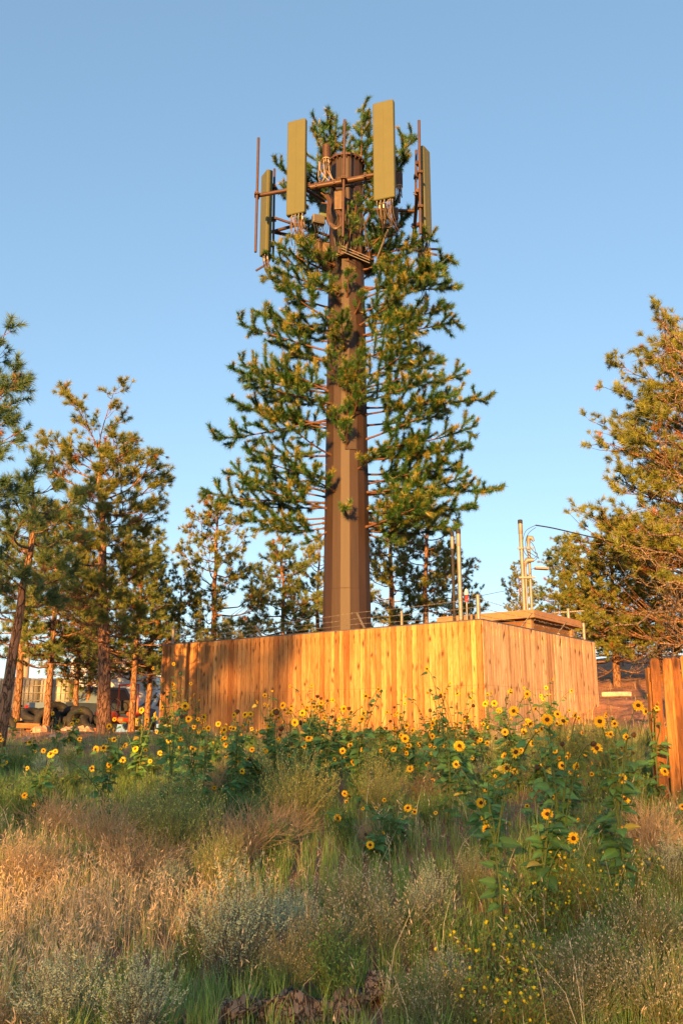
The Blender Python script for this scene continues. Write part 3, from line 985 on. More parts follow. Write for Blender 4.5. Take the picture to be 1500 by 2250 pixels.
# ---- artificial branches: a stick, side twigs that curl up, bristles on all of them
def branch_mesh(L, seed):
    r = np.random.default_rng(seed)
    gs, gn = Geo(), Geo()
    n = 10; t = np.linspace(0, 1, n)
    curl = r.uniform(.1, .3) * L * .35
    ax = np.stack([t * L, .05 * L * np.sin(t * 3 + r.uniform(0, 6)) * t, curl * t ** 3], 1)
    tube(gs, ax, np.interp(t, [0, 1], [.030, .010]), 6, (.13, .065, .04))
    tube(gs, [(-.02, 0, 0), (.10, 0, 0)], .04, 8, (.13, .065, .04))
    twigs = [(ax[int(n * .6):], .9)]
    k = 0; s = .16 * L + r.uniform(0, .15)
    while s < L * .97:
        side = 1 if k % 2 else -1
        base = np.array([np.interp(s, t * L, ax[:, i]) for i in range(3)])
        ll = (.32 + .50 * (1 - s / L) ** .7) * r.uniform(.75, 1.15) * min(1.1, L / 2.2)
        ang = R(r.uniform(35, 70)) * side
        d = np.array([math.cos(ang), math.sin(ang), 0])
        m = 7; q = np.linspace(0, 1, m)
        up = r.choice([r.uniform(-.15, .45), r.uniform(.4, 1.0)], p=[.62, .38])
        dip = r.uniform(-.12, .05)
        pts = base + ll * (q[:, None] * d * (1 - .3 * up * q[:, None]) + np.stack([q * 0, q * 0, dip * q * 4 * (1 - q) * .6 + up * q ** 2.2], 1))
        tube(gs, pts, np.interp(q, [0, 1], [.014, .006]), 5, (.13, .065, .04))
        twigs.append((pts, 1))
        if ll > .35 and r.random() < .45:
            b2 = pts[3]; a2 = ang + R(r.uniform(25, 50)) * r.choice([-1, 1]); d2 = np.array([math.cos(a2), math.sin(a2), r.uniform(.2, .9)])
            p2 = b2 + np.linspace(0, 1, 5)[:, None] * d2 * ll * .5
            tube(gs, p2, .006, 4, (.13, .065, .04)); twigs.append((p2, 1))
        s += r.uniform(.12, .22); k += 1
    for pts, w in twigs:
        seg = np.linalg.norm(np.diff(pts, axis=0), axis=1); cum = np.concatenate([[0], np.cumsum(seg)])
        nn = int(cum[-1] * 600 * w) + 60
        s_ = cum[-1] * (.08 + .92 * r.random(nn) ** .8)
        B = np.stack([np.interp(s_, cum, pts[:, i]) for i in range(3)], 1)
        T = np.stack([np.interp(s_ + .02, cum, pts[:, i]) for i in range(3)], 1) - np.stack([np.interp(s_ - .03, cum, pts[:, i]) for i in range(3)], 1)
        T = norm(T); rd = r.normal(size=(nn, 3)); rd = norm(rd - T * (rd * T).sum(1, keepdims=True))
        # bristles come in bunches, so that a plume reads as tufts
        bun = (s_ * 8).astype(int) + r.integers(0, 2, nn) * 50; rd = norm(rd + .9 * norm(r.normal(size=(400, 3)))[bun % 400])
        an = r.uniform(.3, 1.3, (nn, 1)); bl = r.uniform(.6, 1.35, 400)[bun % 400]
        D = norm(T * np.cos(an) + rd * np.sin(an) + [0, 0, -.12])
        hue = (r.random((nn, 1)) * .5 + .5 * r.random(400)[bun % 400][:, None]) ** 1.2
        tip = (s_ / cum[-1])[:, None]
        base_c = np.array([.012, .060, .018]) * (1 - hue) + np.array([.065, .17, .024]) * hue
        gold = np.clip((tip - .3) * 1.4, 0, 1) * (r.random(400)[(bun * 7) % 400][:, None] < .34) * r.uniform(.3, 1, (nn, 1))
        c = base_c * (1 - gold) + np.array([.40, .30, .05]) * gold
        spikes(gn, B, D, r.uniform(.10, .18, nn) * bl, .012, c)
    return gs.mesh('branch', M_ATTR, True), gn.mesh('needles', M_PLASTIC), gs.merged(), gn.merged()

BR = {}
for L in (1.0, 1.5, 2.0, 2.5, 3.0, 3.5):
    for v in range(2): BR[(L, v)] = branch_mesh(L, int(L * 10) + v * 100)
NBR = [0]; REST = [Geo(), Geo()]
def add_branch(z, tip, v=None, roll=0.0):
    tip = np.array(tip, float); a = np.array([TX, TY, z]); hd = tip - a; hd[2] = 0; hd = norm(hd)
    a = a + hd * (tr(z) - .04)
    d = tip - a; L = np.linalg.norm(d)
    key = min((1.0, 1.5, 2.0, 2.5, 3.0, 3.5), key=lambda q: abs(q - L)); v = NBR[0] % 2 if v is None else v
    ms, mn, ts, tn = BR[(key, v)]
    x = norm(d); y = norm(np.cross(UP, x)); zz = np.cross(x, y)
    rm = Matrix((x, y, zz)).transposed() @ Matrix.Rotation(roll, 3, 'X')
    s = L / key
    if NBR[0] >= 96:                      # the smaller rest of the branches share one mesh
        A = np.array(rm); sc3 = np.array([s, max(s, .85), max(s, .85)])
        for G_, (V, C, FF) in ((REST[0], ts), (REST[1], tn)):
            W = (V * sc3) @ A.T + a
            for kk, (f, m) in FF.items():
                pass
            n0 = G_.n; G_.V.append(W); G_.C.append(C); G_.n += len(W)
            for kk, (f, m) in FF.items(): G_.F.append(f + n0); G_.M.append(m)
        NBR[0] += 1
        return
    o = obj('branch', ms, tower); o.rotation_euler = rm.to_euler(); o.location = a - TO
    o.scale = (s, max(s, .85), max(s, .85))
    obj('needles', mn, o)
    NBR[0] += 1
def pxb(py, tx, ty, dy):
    """branch attached at picture height py on the shaft, reaching (tx, ty) at depth offset dy"""
    z = P(762, py, TY - (.5 if dy < -.8 else 0))[2]
    add_branch(z, P(tx, ty, TY + dy), roll=rr.uniform(-.35, .35))
EL = [(575, 180), (600, 185), (720, 235), (830, 250), (900, 252), (970, 285), (1045, 265), (1090, 318), (1150, 235), (1185, 100)]
ER = [(575, 225), (640, 245), (720, 248), (800, 218), (895, 308), (950, 285), (1000, 272), (1090, 322), (1130, 285), (1185, 195)]
rr = random.Random(11)
def env(E, y): return float(np.interp(y, [a for a, b in E], [b for a, b in E]))
for tx, ty, ay in ((574, 612, 640), (562, 700, 728), (527, 722, 772), (514, 830, 866), (530, 812, 850), (512, 900, 935), (472, 970, 925), (497, 1048, 1092), (440, 1090, 1104), (556, 1042, 1080), (526, 1150, 1140), (612, 1176, 1160), (560, 1172, 1150), (672, 1200, 1172)):
    pxb(ay, tx, ty, rr.uniform(-.5, .5))
for tx, ty, ay in ((1008, 640, 632), (998, 588, 640), (995, 680, 716), (1008, 724, 738), (978, 800, 822), (1022, 836, 862), (1073, 893, 897), (1048, 950, 990), (1036, 995, 1010), (985, 1028, 1062), (1088, 1088, 1082), (1032, 1060, 1090), (1046, 1128, 1126), (950, 1180, 1165), (1000, 1168, 1150), (880, 1200, 1172)):
    pxb(ay, tx, ty, rr.uniform(-.5, .5))
def layers():
  y = 580
  while y < 1180:
      for side, E in ((-1, EL), (1, ER)):
          for q in range(2):
              dy = rr.choice([-1, 1]) * rr.uniform(.7, 2.1)
              f = rr.uniform(.45, .86); yy = y + rr.uniform(-14, 14)
              if yy > 1120 and side < 0 and rr.random() < .5: continue
              rise = rr.uniform(5, 45) if y < 1100 else rr.uniform(-5, 30)
              if dy < 0: rise += -dy * 14     # nearer tips stand higher in the picture
              else: rise -= dy * 10
              pxb(yy, 762 + side * env(E, yy) * f, yy - rise, dy)
      y += 52

# a few that point at the camera, in front of the shaft
for ay, tx, ty, dy in ((655, 765, 592, -1.2), (640, 700, 625, -1.5), (745, 700, 700, -1.8), (770, 752, 690, -1.9), (850, 715, 775, -1.6), (880, 790, 790, -1.5), (905, 812, 830, -1.7), (948, 735, 905, -1.2), (985, 760, 925, -1.4), (1080, 668, 1040, -1.6), (1130, 757, 1118, -1.3), (1030, 845, 985, -1.5), (712, 880, 655, -1.5), (668, 728, 610, -1.0), (690, 800, 640, -1.0), (800, 735, 745, -1.1), (835, 800, 765, -1.2), (870, 762, 800, -1.4), (920, 790, 865, -1.2), (930, 700, 880, -1.3), (960, 765, 880, -1.0)):
    pxb(ay, tx, ty, dy)
# crown among and above the antennas
for ay, tx, ty, dy in ((400, 788, 228, .1), (410, 738, 262, .5), (405, 690, 272, .9), (430, 610, 372, .9), (440, 600, 430, 1.2), (440, 905, 310, .8), (450, 900, 360, .5), (470, 700, 420, 1.5), (420, 722, 300, .9), (430, 812, 290, 1.1), (460, 690, 350, 1.3), (480, 860, 380, 1.2),
                       (500, 790, 430, -1.0), (520, 830, 440, -1.1), (540, 650, 490, .8), (545, 880, 440, .6), (560, 905, 480, .9), (570, 860, 500, -.8), (560, 925, 540, .5),
                       (600, 600, 545, -.3), (590, 640, 530, .9), (600, 905, 560, -.6), (610, 880, 540, .9), (600, 840, 500, 1.2), (605, 585, 572, .6), (575, 770, 470, -1.2)):
    pxb(ay, tx, ty, dy)
layers()
st = tower_part('branch', REST[0], M_ATTR, smooth=True); st['kind'] = 'stuff'
for v in REST[1].V: v -= 0
st2 = sub('needles', REST[1], M_PLASTIC, st, TO)
print('tower branches', NBR[0])
# ---------------------------------------------------------------- pines
def tuft_template(seed, n, L, w, spread=1.25):
    """needles bursting round +Z"""
    r = np.random.default_rng(seed)
    an = np.arccos(1 - r.random(n) * (1 - math.cos(spread)))
    ph = r.random(n) * 2 * np.pi
    D = np.stack([np.sin(an) * np.cos(ph), np.sin(an) * np.sin(ph), np.cos(an)], 1)
    B = np.stack([np.zeros(n), np.zeros(n), -r.random(n) * L * .7], 1)
    s = norm(np.cross(D, r.normal(size=(n, 3))))
    ll = (L * r.uniform(.75, 1.1, n))[:, None]
    V = np.stack([B - s * w / 2, B + s * w / 2, B + D * ll], 1)      # n,3,3
    return V

def pine_meshes(seed, H, r0, prof, nlimb=46, crown0=.2, needles=34, nl=.17, nw=.011, lean=(0, 0), wob=.15, dead0=None, col=None, tufts=1.0, up=.25, flat=False, limb_r=1.0):
    """prof: list of (height fraction, half width).  Returns trunk mesh, limb mesh, needle mesh"""
    r = np.random.default_rng(seed)
    gt, gl, gn = Geo(), Geo(), Geo()
    n = 16; t = np.linspace(0, 1, n)
    wx = wob * np.cumsum(r.normal(size=n)) * .35 * t + lean[0] * t
    wy = wob * np.cumsum(r.normal(size=n)) * .35 * t + lean[1] * t
    T = np.stack([wx, wy, t * H - .25 * (1 - t)], 1)
    rad = r0 * (1 - t) ** .75 + .015; rad[0] *= 1.3
    tube(gt, T, rad, 14 if r0 > .14 else 9)
    pf = np.array(prof)
    tpos, tdir = [], []
    ga = r.uniform(0, 6)
    for i in range(nlimb):
        s = crown0 + (1 - crown0) * ((i + r.uniform(0, 1)) / nlimb) ** .9
        s = min(s, .985)
        W = np.interp(s, pf[:, 0], pf[:, 1]) * r.choice([r.uniform(.35, .7), r.uniform(.8, 1.15)], p=[.4, .6])
        ga += 2.4 + r.normal() * .35
        b = np.array([np.interp(s, t, T[:, k]) for k in range(3)])
        hd = np.array([math.cos(ga), math.sin(ga), 0])
        rise = (-.15 + up + .9 * max(0, s - .45)) + r.normal() * .12
        if s > .95: rise = 1.4
        m = 7; q = np.linspace(0, 1, m)[:, None]
        sidew = np.array([-hd[1], hd[0], 0]) * r.normal() * .16
        pts = b + W * (hd * q + sidew * np.sin(q * 3) + UP * (rise * q * .6 + .5 * rise * q ** 2 - .10 * np.sin(q * 3.1)) + r.normal(size=(m, 3)) * .025 * q)
        rb = (.010 + .017 * W) * (1.15 if s < .5 else .9) * limb_r
        tube(gl, pts, np.interp(q[:, 0], [0, 1], [rb, .006]), 5, (1, 1, 1))
        live = not (dead0 is not None and s < dead0 and r.random() < (dead0 - s) / max(dead0 - crown0, 1e-3) * 1.2)
        k = int(3 + W * 4.5)
        for j in range(k):
            f = r.uniform(.28, 1.0); sb = np.array([np.interp(f, q[:, 0], pts[:, c]) for c in range(3)])
            sd = r.choice([-1, 1]); a2 = ga + sd * r.uniform(.35, 1.1)
            ll = W * (.16 + .32 * (1 - f)) * r.uniform(.7, 1.3) + .1
            d2 = np.array([math.cos(a2), math.sin(a2), r.uniform(.0, .75) if not flat else r.uniform(-.1, .3)])
            q2 = np.linspace(0, 1, 4)[:, None]
            p2 = sb + ll * (d2 * q2 + UP * .25 * q2 ** 2) + r.normal(size=(4, 3)) * .03 * q2
            tube(gl, p2, np.interp(q2[:, 0], [0, 1], [.009 * max(1, rb / .03), .004]), 4, cap=False)
            if live:
                tpos.append(p2[-1]); tdir.append(norm(p2[-1] - p2[-2] + UP * .04))
                for _ in range(int(r.poisson(1.9 * tufts))):
                    f3 = r.uniform(.35, 1); b3 = p2[0] + (p2[-1] - p2[0]) * f3
                    d3 = norm(d2 + r.normal(size=3) * .7 + UP * .35); l3 = r.uniform(.1, .3)
                    tube(gl, [b3, b3 + d3 * l3], .004, 3, cap=False)
                    tpos.append(b3 + d3 * l3); tdir.append(d3)
            elif r.random() < .8:
                for _ in range(2):
                    f3 = r.uniform(.3, 1); b3 = p2[0] + (p2[-1] - p2[0]) * f3; d3 = norm(d2 + r.normal(size=3) * .8)
                    tube(gl, [b3, b3 + d3 * r.uniform(.1, .35)], .0035, 3, cap=False)
        if live: tpos.append(pts[-1]); tdir.append(norm(pts[-1] - pts[-2]))
    tpos.append(T[-1]); tdir.append(UP)
    tpos = np.array(tpos); tdir = norm(np.array(tdir)); m = len(tpos)
    tm = [tuft_template(seed + 31 + k, needles, nl, nw) for k in range(4)]
    col = col or ((.07, .13, .035), (.27, .26, .05))
    c0, c1 = np.array(col[0]), np.array(col[1])
    for k in range(4):
        I = np.arange(k, m, 4)
        d = tdir[I]; a = np.where(np.abs(d[:, 2:3]) < .9, UP[None], np.array([[1., 0, 0]]))
        u = norm(np.cross(a, d)); w = np.cross(d, u)
        sc_ = r.uniform(.75, 1.2, len(I))
        V = tm[k].reshape(-1, 3)
        X = tpos[I][:, None] + sc_[:, None, None] * (V[None, :, 0:1] * u[:, None] + V[None, :, 1:2] * w[:, None] + V[None, :, 2:3] * d[:, None])
        h = np.clip(r.random((len(I), 1)) * .8 + .2 * r.random(), 0, 1)
        c = c0 * (1 - h) + c1 * h
        if r.random() < 2:
            br = r.random((len(I), 1)) < .02
            c = np.where(br, [[.30, .13, .04]], c)
        X = X.reshape(-1, 3); C_ = np.repeat(c, V.shape[0], 0)
        C_ = C_ * r.uniform(.8, 1.2, (len(C_) // 3, 1)).repeat(3, 0)
        gn.add(X, np.arange(len(X)).reshape(-1, 3), C_)
    return gt.mesh('trunk', M_BARK, True), gl.mesh('limbs', M_DEADBARK if dead0 and dead0 > .5 else M_BARK, True), gn.mesh('needles', M_NEEDLE)

def plant_pine(meshes, label, x, y, rz=0, s=1.0, group=None, z=None):
    if z is None: z = float(ground_z(x, y))
    o = thing('pine_tree', label, 'pine tree', (x, y, z), rz, group)
    o.scale = (s, s, s)
    for nme, me in zip(('trunk', 'limbs', 'needles'), meshes): obj(nme, me, o)
    return o

def xat(px, Y): return (px - CX) / F_PX * Y * 1.0
def hat(py, Y): return float(P(750, py, Y)[2])

GP = 'pines left of the compound'
# main ponderosa left of the compound: open, tall, foliage in layers
Y0 = 22.0; x0 = xat(246, Y0)
Hm = hat(985, Y0) - float(ground_z(x0, Y0))
main = pine_meshes(21, Hm, .17, [(.16, .6), (.3, 1.1), (.42, 1.35), (.55, 1.35), (.68, 1.55), (.8, 1.5), (.92, 1.35), (1, .9)], 70, .20, 58, .145, .012, lean=(-.45, .1), wob=.10, dead0=.46, tufts=2.3)
plant_pine(main, 'tallest left pine, thick straight reddish trunk with open lit crown', x0, Y0, .6)
# twisted tree at the left edge
Y1 = 15.5; x1 = xat(22, Y1)
edge = pine_meshes(34, 4.9, .10, [(.3, .5), (.5, .8), (.7, 1.1), (.9, .7), (1, .3)], 20, .50, 56, .16, .011, lean=(.12, .1), wob=.18, dead0=.55, tufts=1.15, col=((.05, .115, .05), (.12, .19, .065)))
plant_pine(edge, 'dark green pine with twisted orange trunk at the left edge of the photo', x1, Y1, .3)
near = pine_meshes(35, 6.9, .13, [(.3, .6), (.5, 1.1), (.75, 1.3), (.9, 1.0), (1, .4)], 32, .35, 56, .16, .011, wob=.2, tufts=1.5, col=((.05, .115, .05), (.12, .19, .065)))
plant_pine(near, 'pine just outside the left edge whose dark needle tips hang into the photo', x1 - 1.22, 15.0, 1.3)
# screen of pines behind
den = [pine_meshes(50 + k, 6.4, .105, [(.12, .8), (.25, 1.3), (.45, 1.45), (.65, 1.15), (.85, .7), (1, .22)], 60, .32, 38, .155, .016, wob=.12, tufts=1.05, up=.2, col=((.05, .11, .036), (.19, .22, .05))) for k in range(3)]
opn = [pine_meshes(70 + k, 7.2, .12, [(.18, .7), (.35, 1.3), (.5, 1.5), (.7, 1.15), (.88, .85), (1, .3)], 46, .22, 40, .15, .016, wob=.14, dead0=.45, tufts=1.6, up=.3) for k in range(3)]
def far(meshes, H0, px, py_top, Y, rz, label, group=None):
    x = xat(px, Y); gz = float(ground_z(x, Y)); s = (hat(py_top, Y) - gz) / H0
    return plant_pine(meshes, label, x, Y, rz, s, group)
far(den[0], 6.4, 120, 1150, 28, 0, 'dense pine behind the twisted edge tree, its crown filling the gap to the main trunk', GP)
far(den[1], 6.4, 55, 1105, 31, 1, 'dense dark pine farthest left behind the white tanks', GP)
far(den[2], 6.4, 180, 1255, 30, 2, 'pine with a slim dark trunk just left of the thick reddish trunk', GP)
far(den[1], 6.4, 205, 1330, 33, 4, 'second slim-trunked pine left of the thick reddish trunk, standing by the white truck', GP)
far(den[0], 6.4, 302, 1180, 30, 3, 'dark pine immediately right of the thick reddish trunk', GP)
far(den[2], 6.4, 335, 1235, 32, 5, 'bushy pine between the reddish trunk and the left end of the fence', GP)
far(opn[2], 7.2, 392, 1275, 33, 5.5, 'lit sparse pine top showing just above the left end of the fence', GP)
GB = 'pines behind the tower compound'
far(opn[0], 7.2, 472, 1108, 34, .4, 'open sunlit pine behind the fence, first complete crown left of the tower', GB)
far(den[1], 6.4, 620, 1192, 36, 2.2, 'dark green pointed pine behind the fence close left of the tower pole', GB)
far(opn[1], 7.2, 700, 1200, 40, 1.1, 'yellowish pine partly hidden by the left side of the tower pole', GB)
far(opn[1], 7.2, 860, 1085, 35, 3.0, 'open pine immediately right of the tower pole with a lit orange trunk', GB)
far(opn[2], 7.2, 930, 1095, 33, 4.4, 'open pine behind the compound whose trunk stands left of the vent pipes', GB)
far(opn[0], 7.2, 1005, 1225, 38, 2.0, 'low pine with needle tips peeking right of the vent pipes', GB)
far(opn[2], 7.2, 1150, 1255, 48, 1.0, 'small distant pine behind the service masts', GB)
far(den[0], 6.4, 1232, 1195, 44, 1.5, 'narrow dark bluish pine right of the service masts', GB)
GR = 'pines at the right behind the fence'
lit = ((.06, .10, .022), (.19, .17, .035))
rg = [pine_meshes(90 + k, 7.0, .16, [(.1, 1.6), (.25, 2.1), (.45, 2.1), (.65, 1.6), (.85, .9), (1, .3)], 84, .14, 40, .155, .016, wob=.1, tufts=2.0, up=.2, dead0=.2, col=((.075, .13, .03), (.28, .28, .05))) for k in range(2)]
far(rg[0], 7.0, 1345, 1160, 33, .9, 'full green gold pine with an orange trunk base beyond the right end of the fence', GR)
far(rg[1], 7.0, 1285, 1215, 38, 2.4, 'shorter bushy pine between the dark bluish pine and the orange-trunked one', GR)
far(den[0], 6.4, 1395, 1370, 52, .3, 'low dark pine on the red slope just left of the weathered fence top', GR)
far(den[1], 6.4, 1330, 1330, 56, .9, 'distant dark pine low behind the orange-trunked pine', GR)
far(den[2], 6.4, 1470, 1340, 50, .9, 'distant dark pine directly above the weathered fence top', GR)
far(den[0], 6.4, 1360, 1390, 44, 2.9, 'small bushy pine on the red slope behind the parking block', GR)
far(rg[1], 7.0, 1440, 1190, 37, 3.4, 'bushy pine behind the tangle of dead branches at the right edge', GR)
# big tree at the right edge: trunk outside the frame, dead lower limbs reaching in
Yb = 29.0; xb = xat(1600, Yb); gb = float(ground_z(xb, Yb))
Hb = 12.1
big = pine_meshes(7, Hb, .42, [(.1, 2.8), (.2, 3.5), (.33, 4.1), (.46, 4.2), (.6, 4.0), (.72, 3.5), (.84, 2.8), (.93, 2.2), (1, 1.2)], 130, .14, 44, .22, .018, wob=.12, dead0=.34, tufts=1.5, up=.22, limb_r=.8, col=((.09, .13, .03), (.27, .29, .05)))
plant_pine(big, 'large golden lit pine at the right edge with a tangle of bare dead lower branches', xb, Yb, 2.6)

def snag():
    """bare curling dead limbs of the right-hand tree's fallen neighbour"""
    r = np.random.default_rng(5)
    o = thing('dead_tree', 'bare grey brown dead pine limbs tangled above the weathered fence at the right edge', 'dead tree', (xat(1585, 13.5), 13.5, float(ground_z(5.7, 13.5))))
    gt, gl = Geo(), Geo(); org = np.array(o.location)
    base = np.array([0, 0, -.2])
    T = np.array([base, (0.02, 0, 1.4), (-.05, .1, 2.8), (.05, .1, 3.9), (.15, 0, 4.7), (.3, 0, 5.4), (.55, 0, 6.0)])
    tube(gt, T, [.17, .15, .13, .11, .08, .05, .02], 10)
    def limb(z, tx, ty, tz, rr_, n2=9, curl=.25):
        b = np.array([0, 0, z]); e = np.array([tx, ty, tz])
        q = np.linspace(0, 1, 10)[:, None]
        L = np.linalg.norm(e - b)
        pts = b + (e - b) * q + UP * curl * np.sin(q * math.pi) * L * .3 + r.normal(size=(10, 3)) * .05 * L * q * (1 - q * .5)
        tube(gl, pts, np.interp(q[:, 0], [0, 1], [rr_, .007]), 7)
        for k in range(n2):
            f = r.uniform(.3, 1); sb = np.array([np.interp(f, q[:, 0], pts[:, c]) for c in range(3)])
            d = norm((e - b) / L + r.normal(size=3) * .8); l2 = r.uniform(.2, .7)
            q2 = np.linspace(0, 1, 6)[:, None]
            p2 = sb + d * l2 * q2 + r.normal(size=(6, 3)) * .05 * q2 - UP * .18 * q2 ** 2 * r.uniform(-1, 1.5)
            tube(gl, p2, np.interp(q2[:, 0], [0, 1], [.012, .004]), 5)
            for _ in range(3):
                f3 = r.uniform(.3, 1); b3 = sb + d * l2 * f3; d3 = norm(d + r.normal(size=3)); tube(gl, [b3, b3 + d3 * .1, b3 + d3 * .2 + UP * r.uniform(-.05, .05)], [.005, .004, .003], 4)
    for px, py, z in ((1380, 1420, 1.9), (1330, 1400, 2.1), (1400, 1275, 2.9), (1420, 1180, 3.2), (1395, 1100, 3.9), (1440, 1020, 4.3), (1450, 1400, 1.7), (1430, 1340, 2.5), (1410, 960, 4.8), (1450, 710, 6.6), (1455, 740, 6.3), (1445, 790, 5.6), (1470, 880, 5.0), (1420, 1230, 2.6), (1375, 1210, 3.0), (1460, 1450, 1.4), (1440, 1300, 2.2)):
        Y = 13.5 + r.uniform(-1.2, 1.2); e = P(px, py, Y) - org
        limb(z, e[0], e[1], e[2], r.uniform(.025, .05), 6, r.uniform(-.6, .5))
    obj('trunk', gt.mesh('trunk', M_DEADBARK, True), o); obj('limbs', gl.mesh('limbs', M_DEADBARK, True), o)
snag()

# tall unseen pines behind the camera, added and shaped to shade meadow and fence
SD = .85
sh_full = pine_meshes(200, 17.0, .28, [(.3, 1.8), (.5, 2.4), (.7, 2.3), (.85, 1.7), (.95, 1.1), (1, .6)], 100, .32, 14, .32, .045, wob=.1, tufts=.95 * SD, up=.12)
sh_low = pine_meshes(201, 12.6, .22, [(.5, 1.9), (.7, 2.1), (.9, 1.7), (1, .9)], 80, .48, 11, .30, .035, wob=.1, tufts=.34 * SD, up=.08)
sh_high = pine_meshes(202, 12.7, .2, [(.86, 1.1), (.93, 1.3), (1, .7)], 26, .86, 14, .3, .04, wob=.1, tufts=1.2 * SD, up=.02)
SHADE = [
    (sh_full, 17, -20.7, -55, 17.6), (sh_full, 17, -22.6, -56, 15.6), (sh_full, 17, -25.0, -54, 17.0), (sh_full, 17, -29.5, -55, 14.2), (sh_full, 17, -34, -58, 18),
    (sh_high, 12.7, -17.3, -55, 12.6), (sh_low, 12.6, -15.1, -55, 12.7), (sh_low, 12.6, -13.6, -57, 13.2),
    (sh_low, 12.6, -10.9, -55, 10.3), (sh_low, 12.6, -8.4, -55, 11.2), (sh_low, 12.6, -19.4, -52, 8.8), (sh_low, 12.6, -17.0, -57, 9.3), (sh_low, 12.6, -23, -50, 9.6),
]
for i, (me, h0, x, y, h) in enumerate(SHADE):
    plant_pine(me, '%s added shade pine counted from the left in the unseen row behind the photographer' % 'first second third fourth fifth sixth seventh eighth ninth tenth eleventh twelfth thirteenth fourteenth'.split()[sorted(q[2] for q in SHADE).index(x)], x, y, i * 1.7, h / h0, 'added shade pines behind the photographer')
# ---------------------------------------------------------------- yard at the left: tanks, tyres, timbers, vehicles
YARD = 1.5
def place(px, Y): return xat(px, Y), Y, float(ground_z(xat(px, Y), Y))

def wheel(parent, c, r, w, hub=(.62, .6, .56), ax=(1, 0, 0), name='wheel'):
    ax = norm(np.array(ax, float)); c = np.array(c, float)
    g = Geo()
    prof = [(-.5, .62), (-.5, .86), (-.42, .98), (-.2, 1.0), (.2, 1.0), (.42, .98), (.5, .86), (.5, .62)]
    tube(g, [c + ax * w * a for a, b in prof], [r * b for a, b in prof], 24)
    o = obj(name, g.mesh('tyre', M_BLACK, True), parent)
    g = Geo(); tube(g, [c - ax * w * .51, c - ax * w * .53, c + ax * w * .53, c + ax * w * .51], [r * .6, r * .55, r * .55, r * .6], 18, hub)
    tube(g, [c - ax * w * .62, c + ax * w * .62], r * .2, 10, (.3, .3, .3))
    for k in range(6):
        u, v = frame(ax); q = c + (u * math.cos(k * 1.047) + v * math.sin(k * 1.047)) * r * .38
        tube(g, [q - ax * w * .56, q + ax * w * .56], r * .05, 6, (.1, .1, .1))
    obj('rim', g.mesh('rim', M_ATTR, True), o)
    return o

M_TANK = m_paint('milky_tank_plastic', (.24, .24, .235), .4, 0, .08, 3, .4, (.4, .38, .34))
# flatbed trailer carrying the tanks
tx_, ty_, tz_ = place(45, 34)
trailer = thing('flatbed_trailer', 'low dark flatbed trailer under the caged white tanks', 'trailer', (tx_, ty_, tz_))
g = Geo(); box(g, (-.4, 0, .72), (6.2, 2.0, .12), c=(.07, .06, .055)); box(g, (-.4, -1.0, .66), (6.2, .06, .18), c=(.05, .05, .05))
for k in range(6): box(g, (-3.2 + k * 1.1, 0, .6), (.1, 1.9, .12), c=(.05, .05, .05))
obj('deck', g.mesh('deck', M_ATTR), trailer)
for x in (-.9, .1):
    wheel(trailer, (x, -.9, .38), .38, .24, ax=(0, 1, 0))
def tote(px, Y, label, h=1.05):
    x, y = xat(px, Y), Y
    o = thing('liquid_tank', label, 'liquid tank', (x, y, tz_ + .78), 0, 'caged white tanks on the trailer')
    g = Geo(); box(g, (0, 0, h / 2 + .08), (1.1, .96, h), bevel=.12)
    tube(g, [(0, 0, h + .08), (0, 0, h + .14)], .12, 16)
    obj('tank', g.mesh('tank', M_TANK, True), o)
    g = Geo()
    for k in range(8):
        f = (k / 7 - .5)
        for s_ in (-1, 1):
            tube(g, [(f * 1.16, s_ * .52, .06), (f * 1.16, s_ * .52, h + .1)], .011, 5); tube(g, [(s_ * .58, f * 1.02, .06), (s_ * .58, f * 1.02, h + .1)], .011, 5)
    for k in range(5):
        z = .1 + h * k / 4
        for s_ in (-1, 1):
            tube(g, [(-.58, s_ * .52, z), (.58, s_ * .52, z)], .012, 5); tube(g, [(s_ * .58, -.52, z), (s_ * .58, .52, z)], .012, 5)
    obj('cage', g.mesh('cage', M_GALV), o)
    g = Geo(); box(g, (0, 0, .03), (1.16, 1.0, .05), c=(.1, .1, .1)); obj('pallet', g.mesh('pallet', M_ATTR), o)
    g = Geo(); tube(g, [(0, -.5, .16), (0, -.6, .16)], .05, 10); obj('valve', g.mesh('valve', M_BLACK), o)
tote(2, 33.6, 'leftmost caged white tank, cut by the twisted trunk at the photo edge')
tote(72, 33.6, 'middle caged white tank between the twisted trunk and the tank by the pines')
tote(140, 33.6, 'rightmost caged white tank, nearest the slim pine trunks')

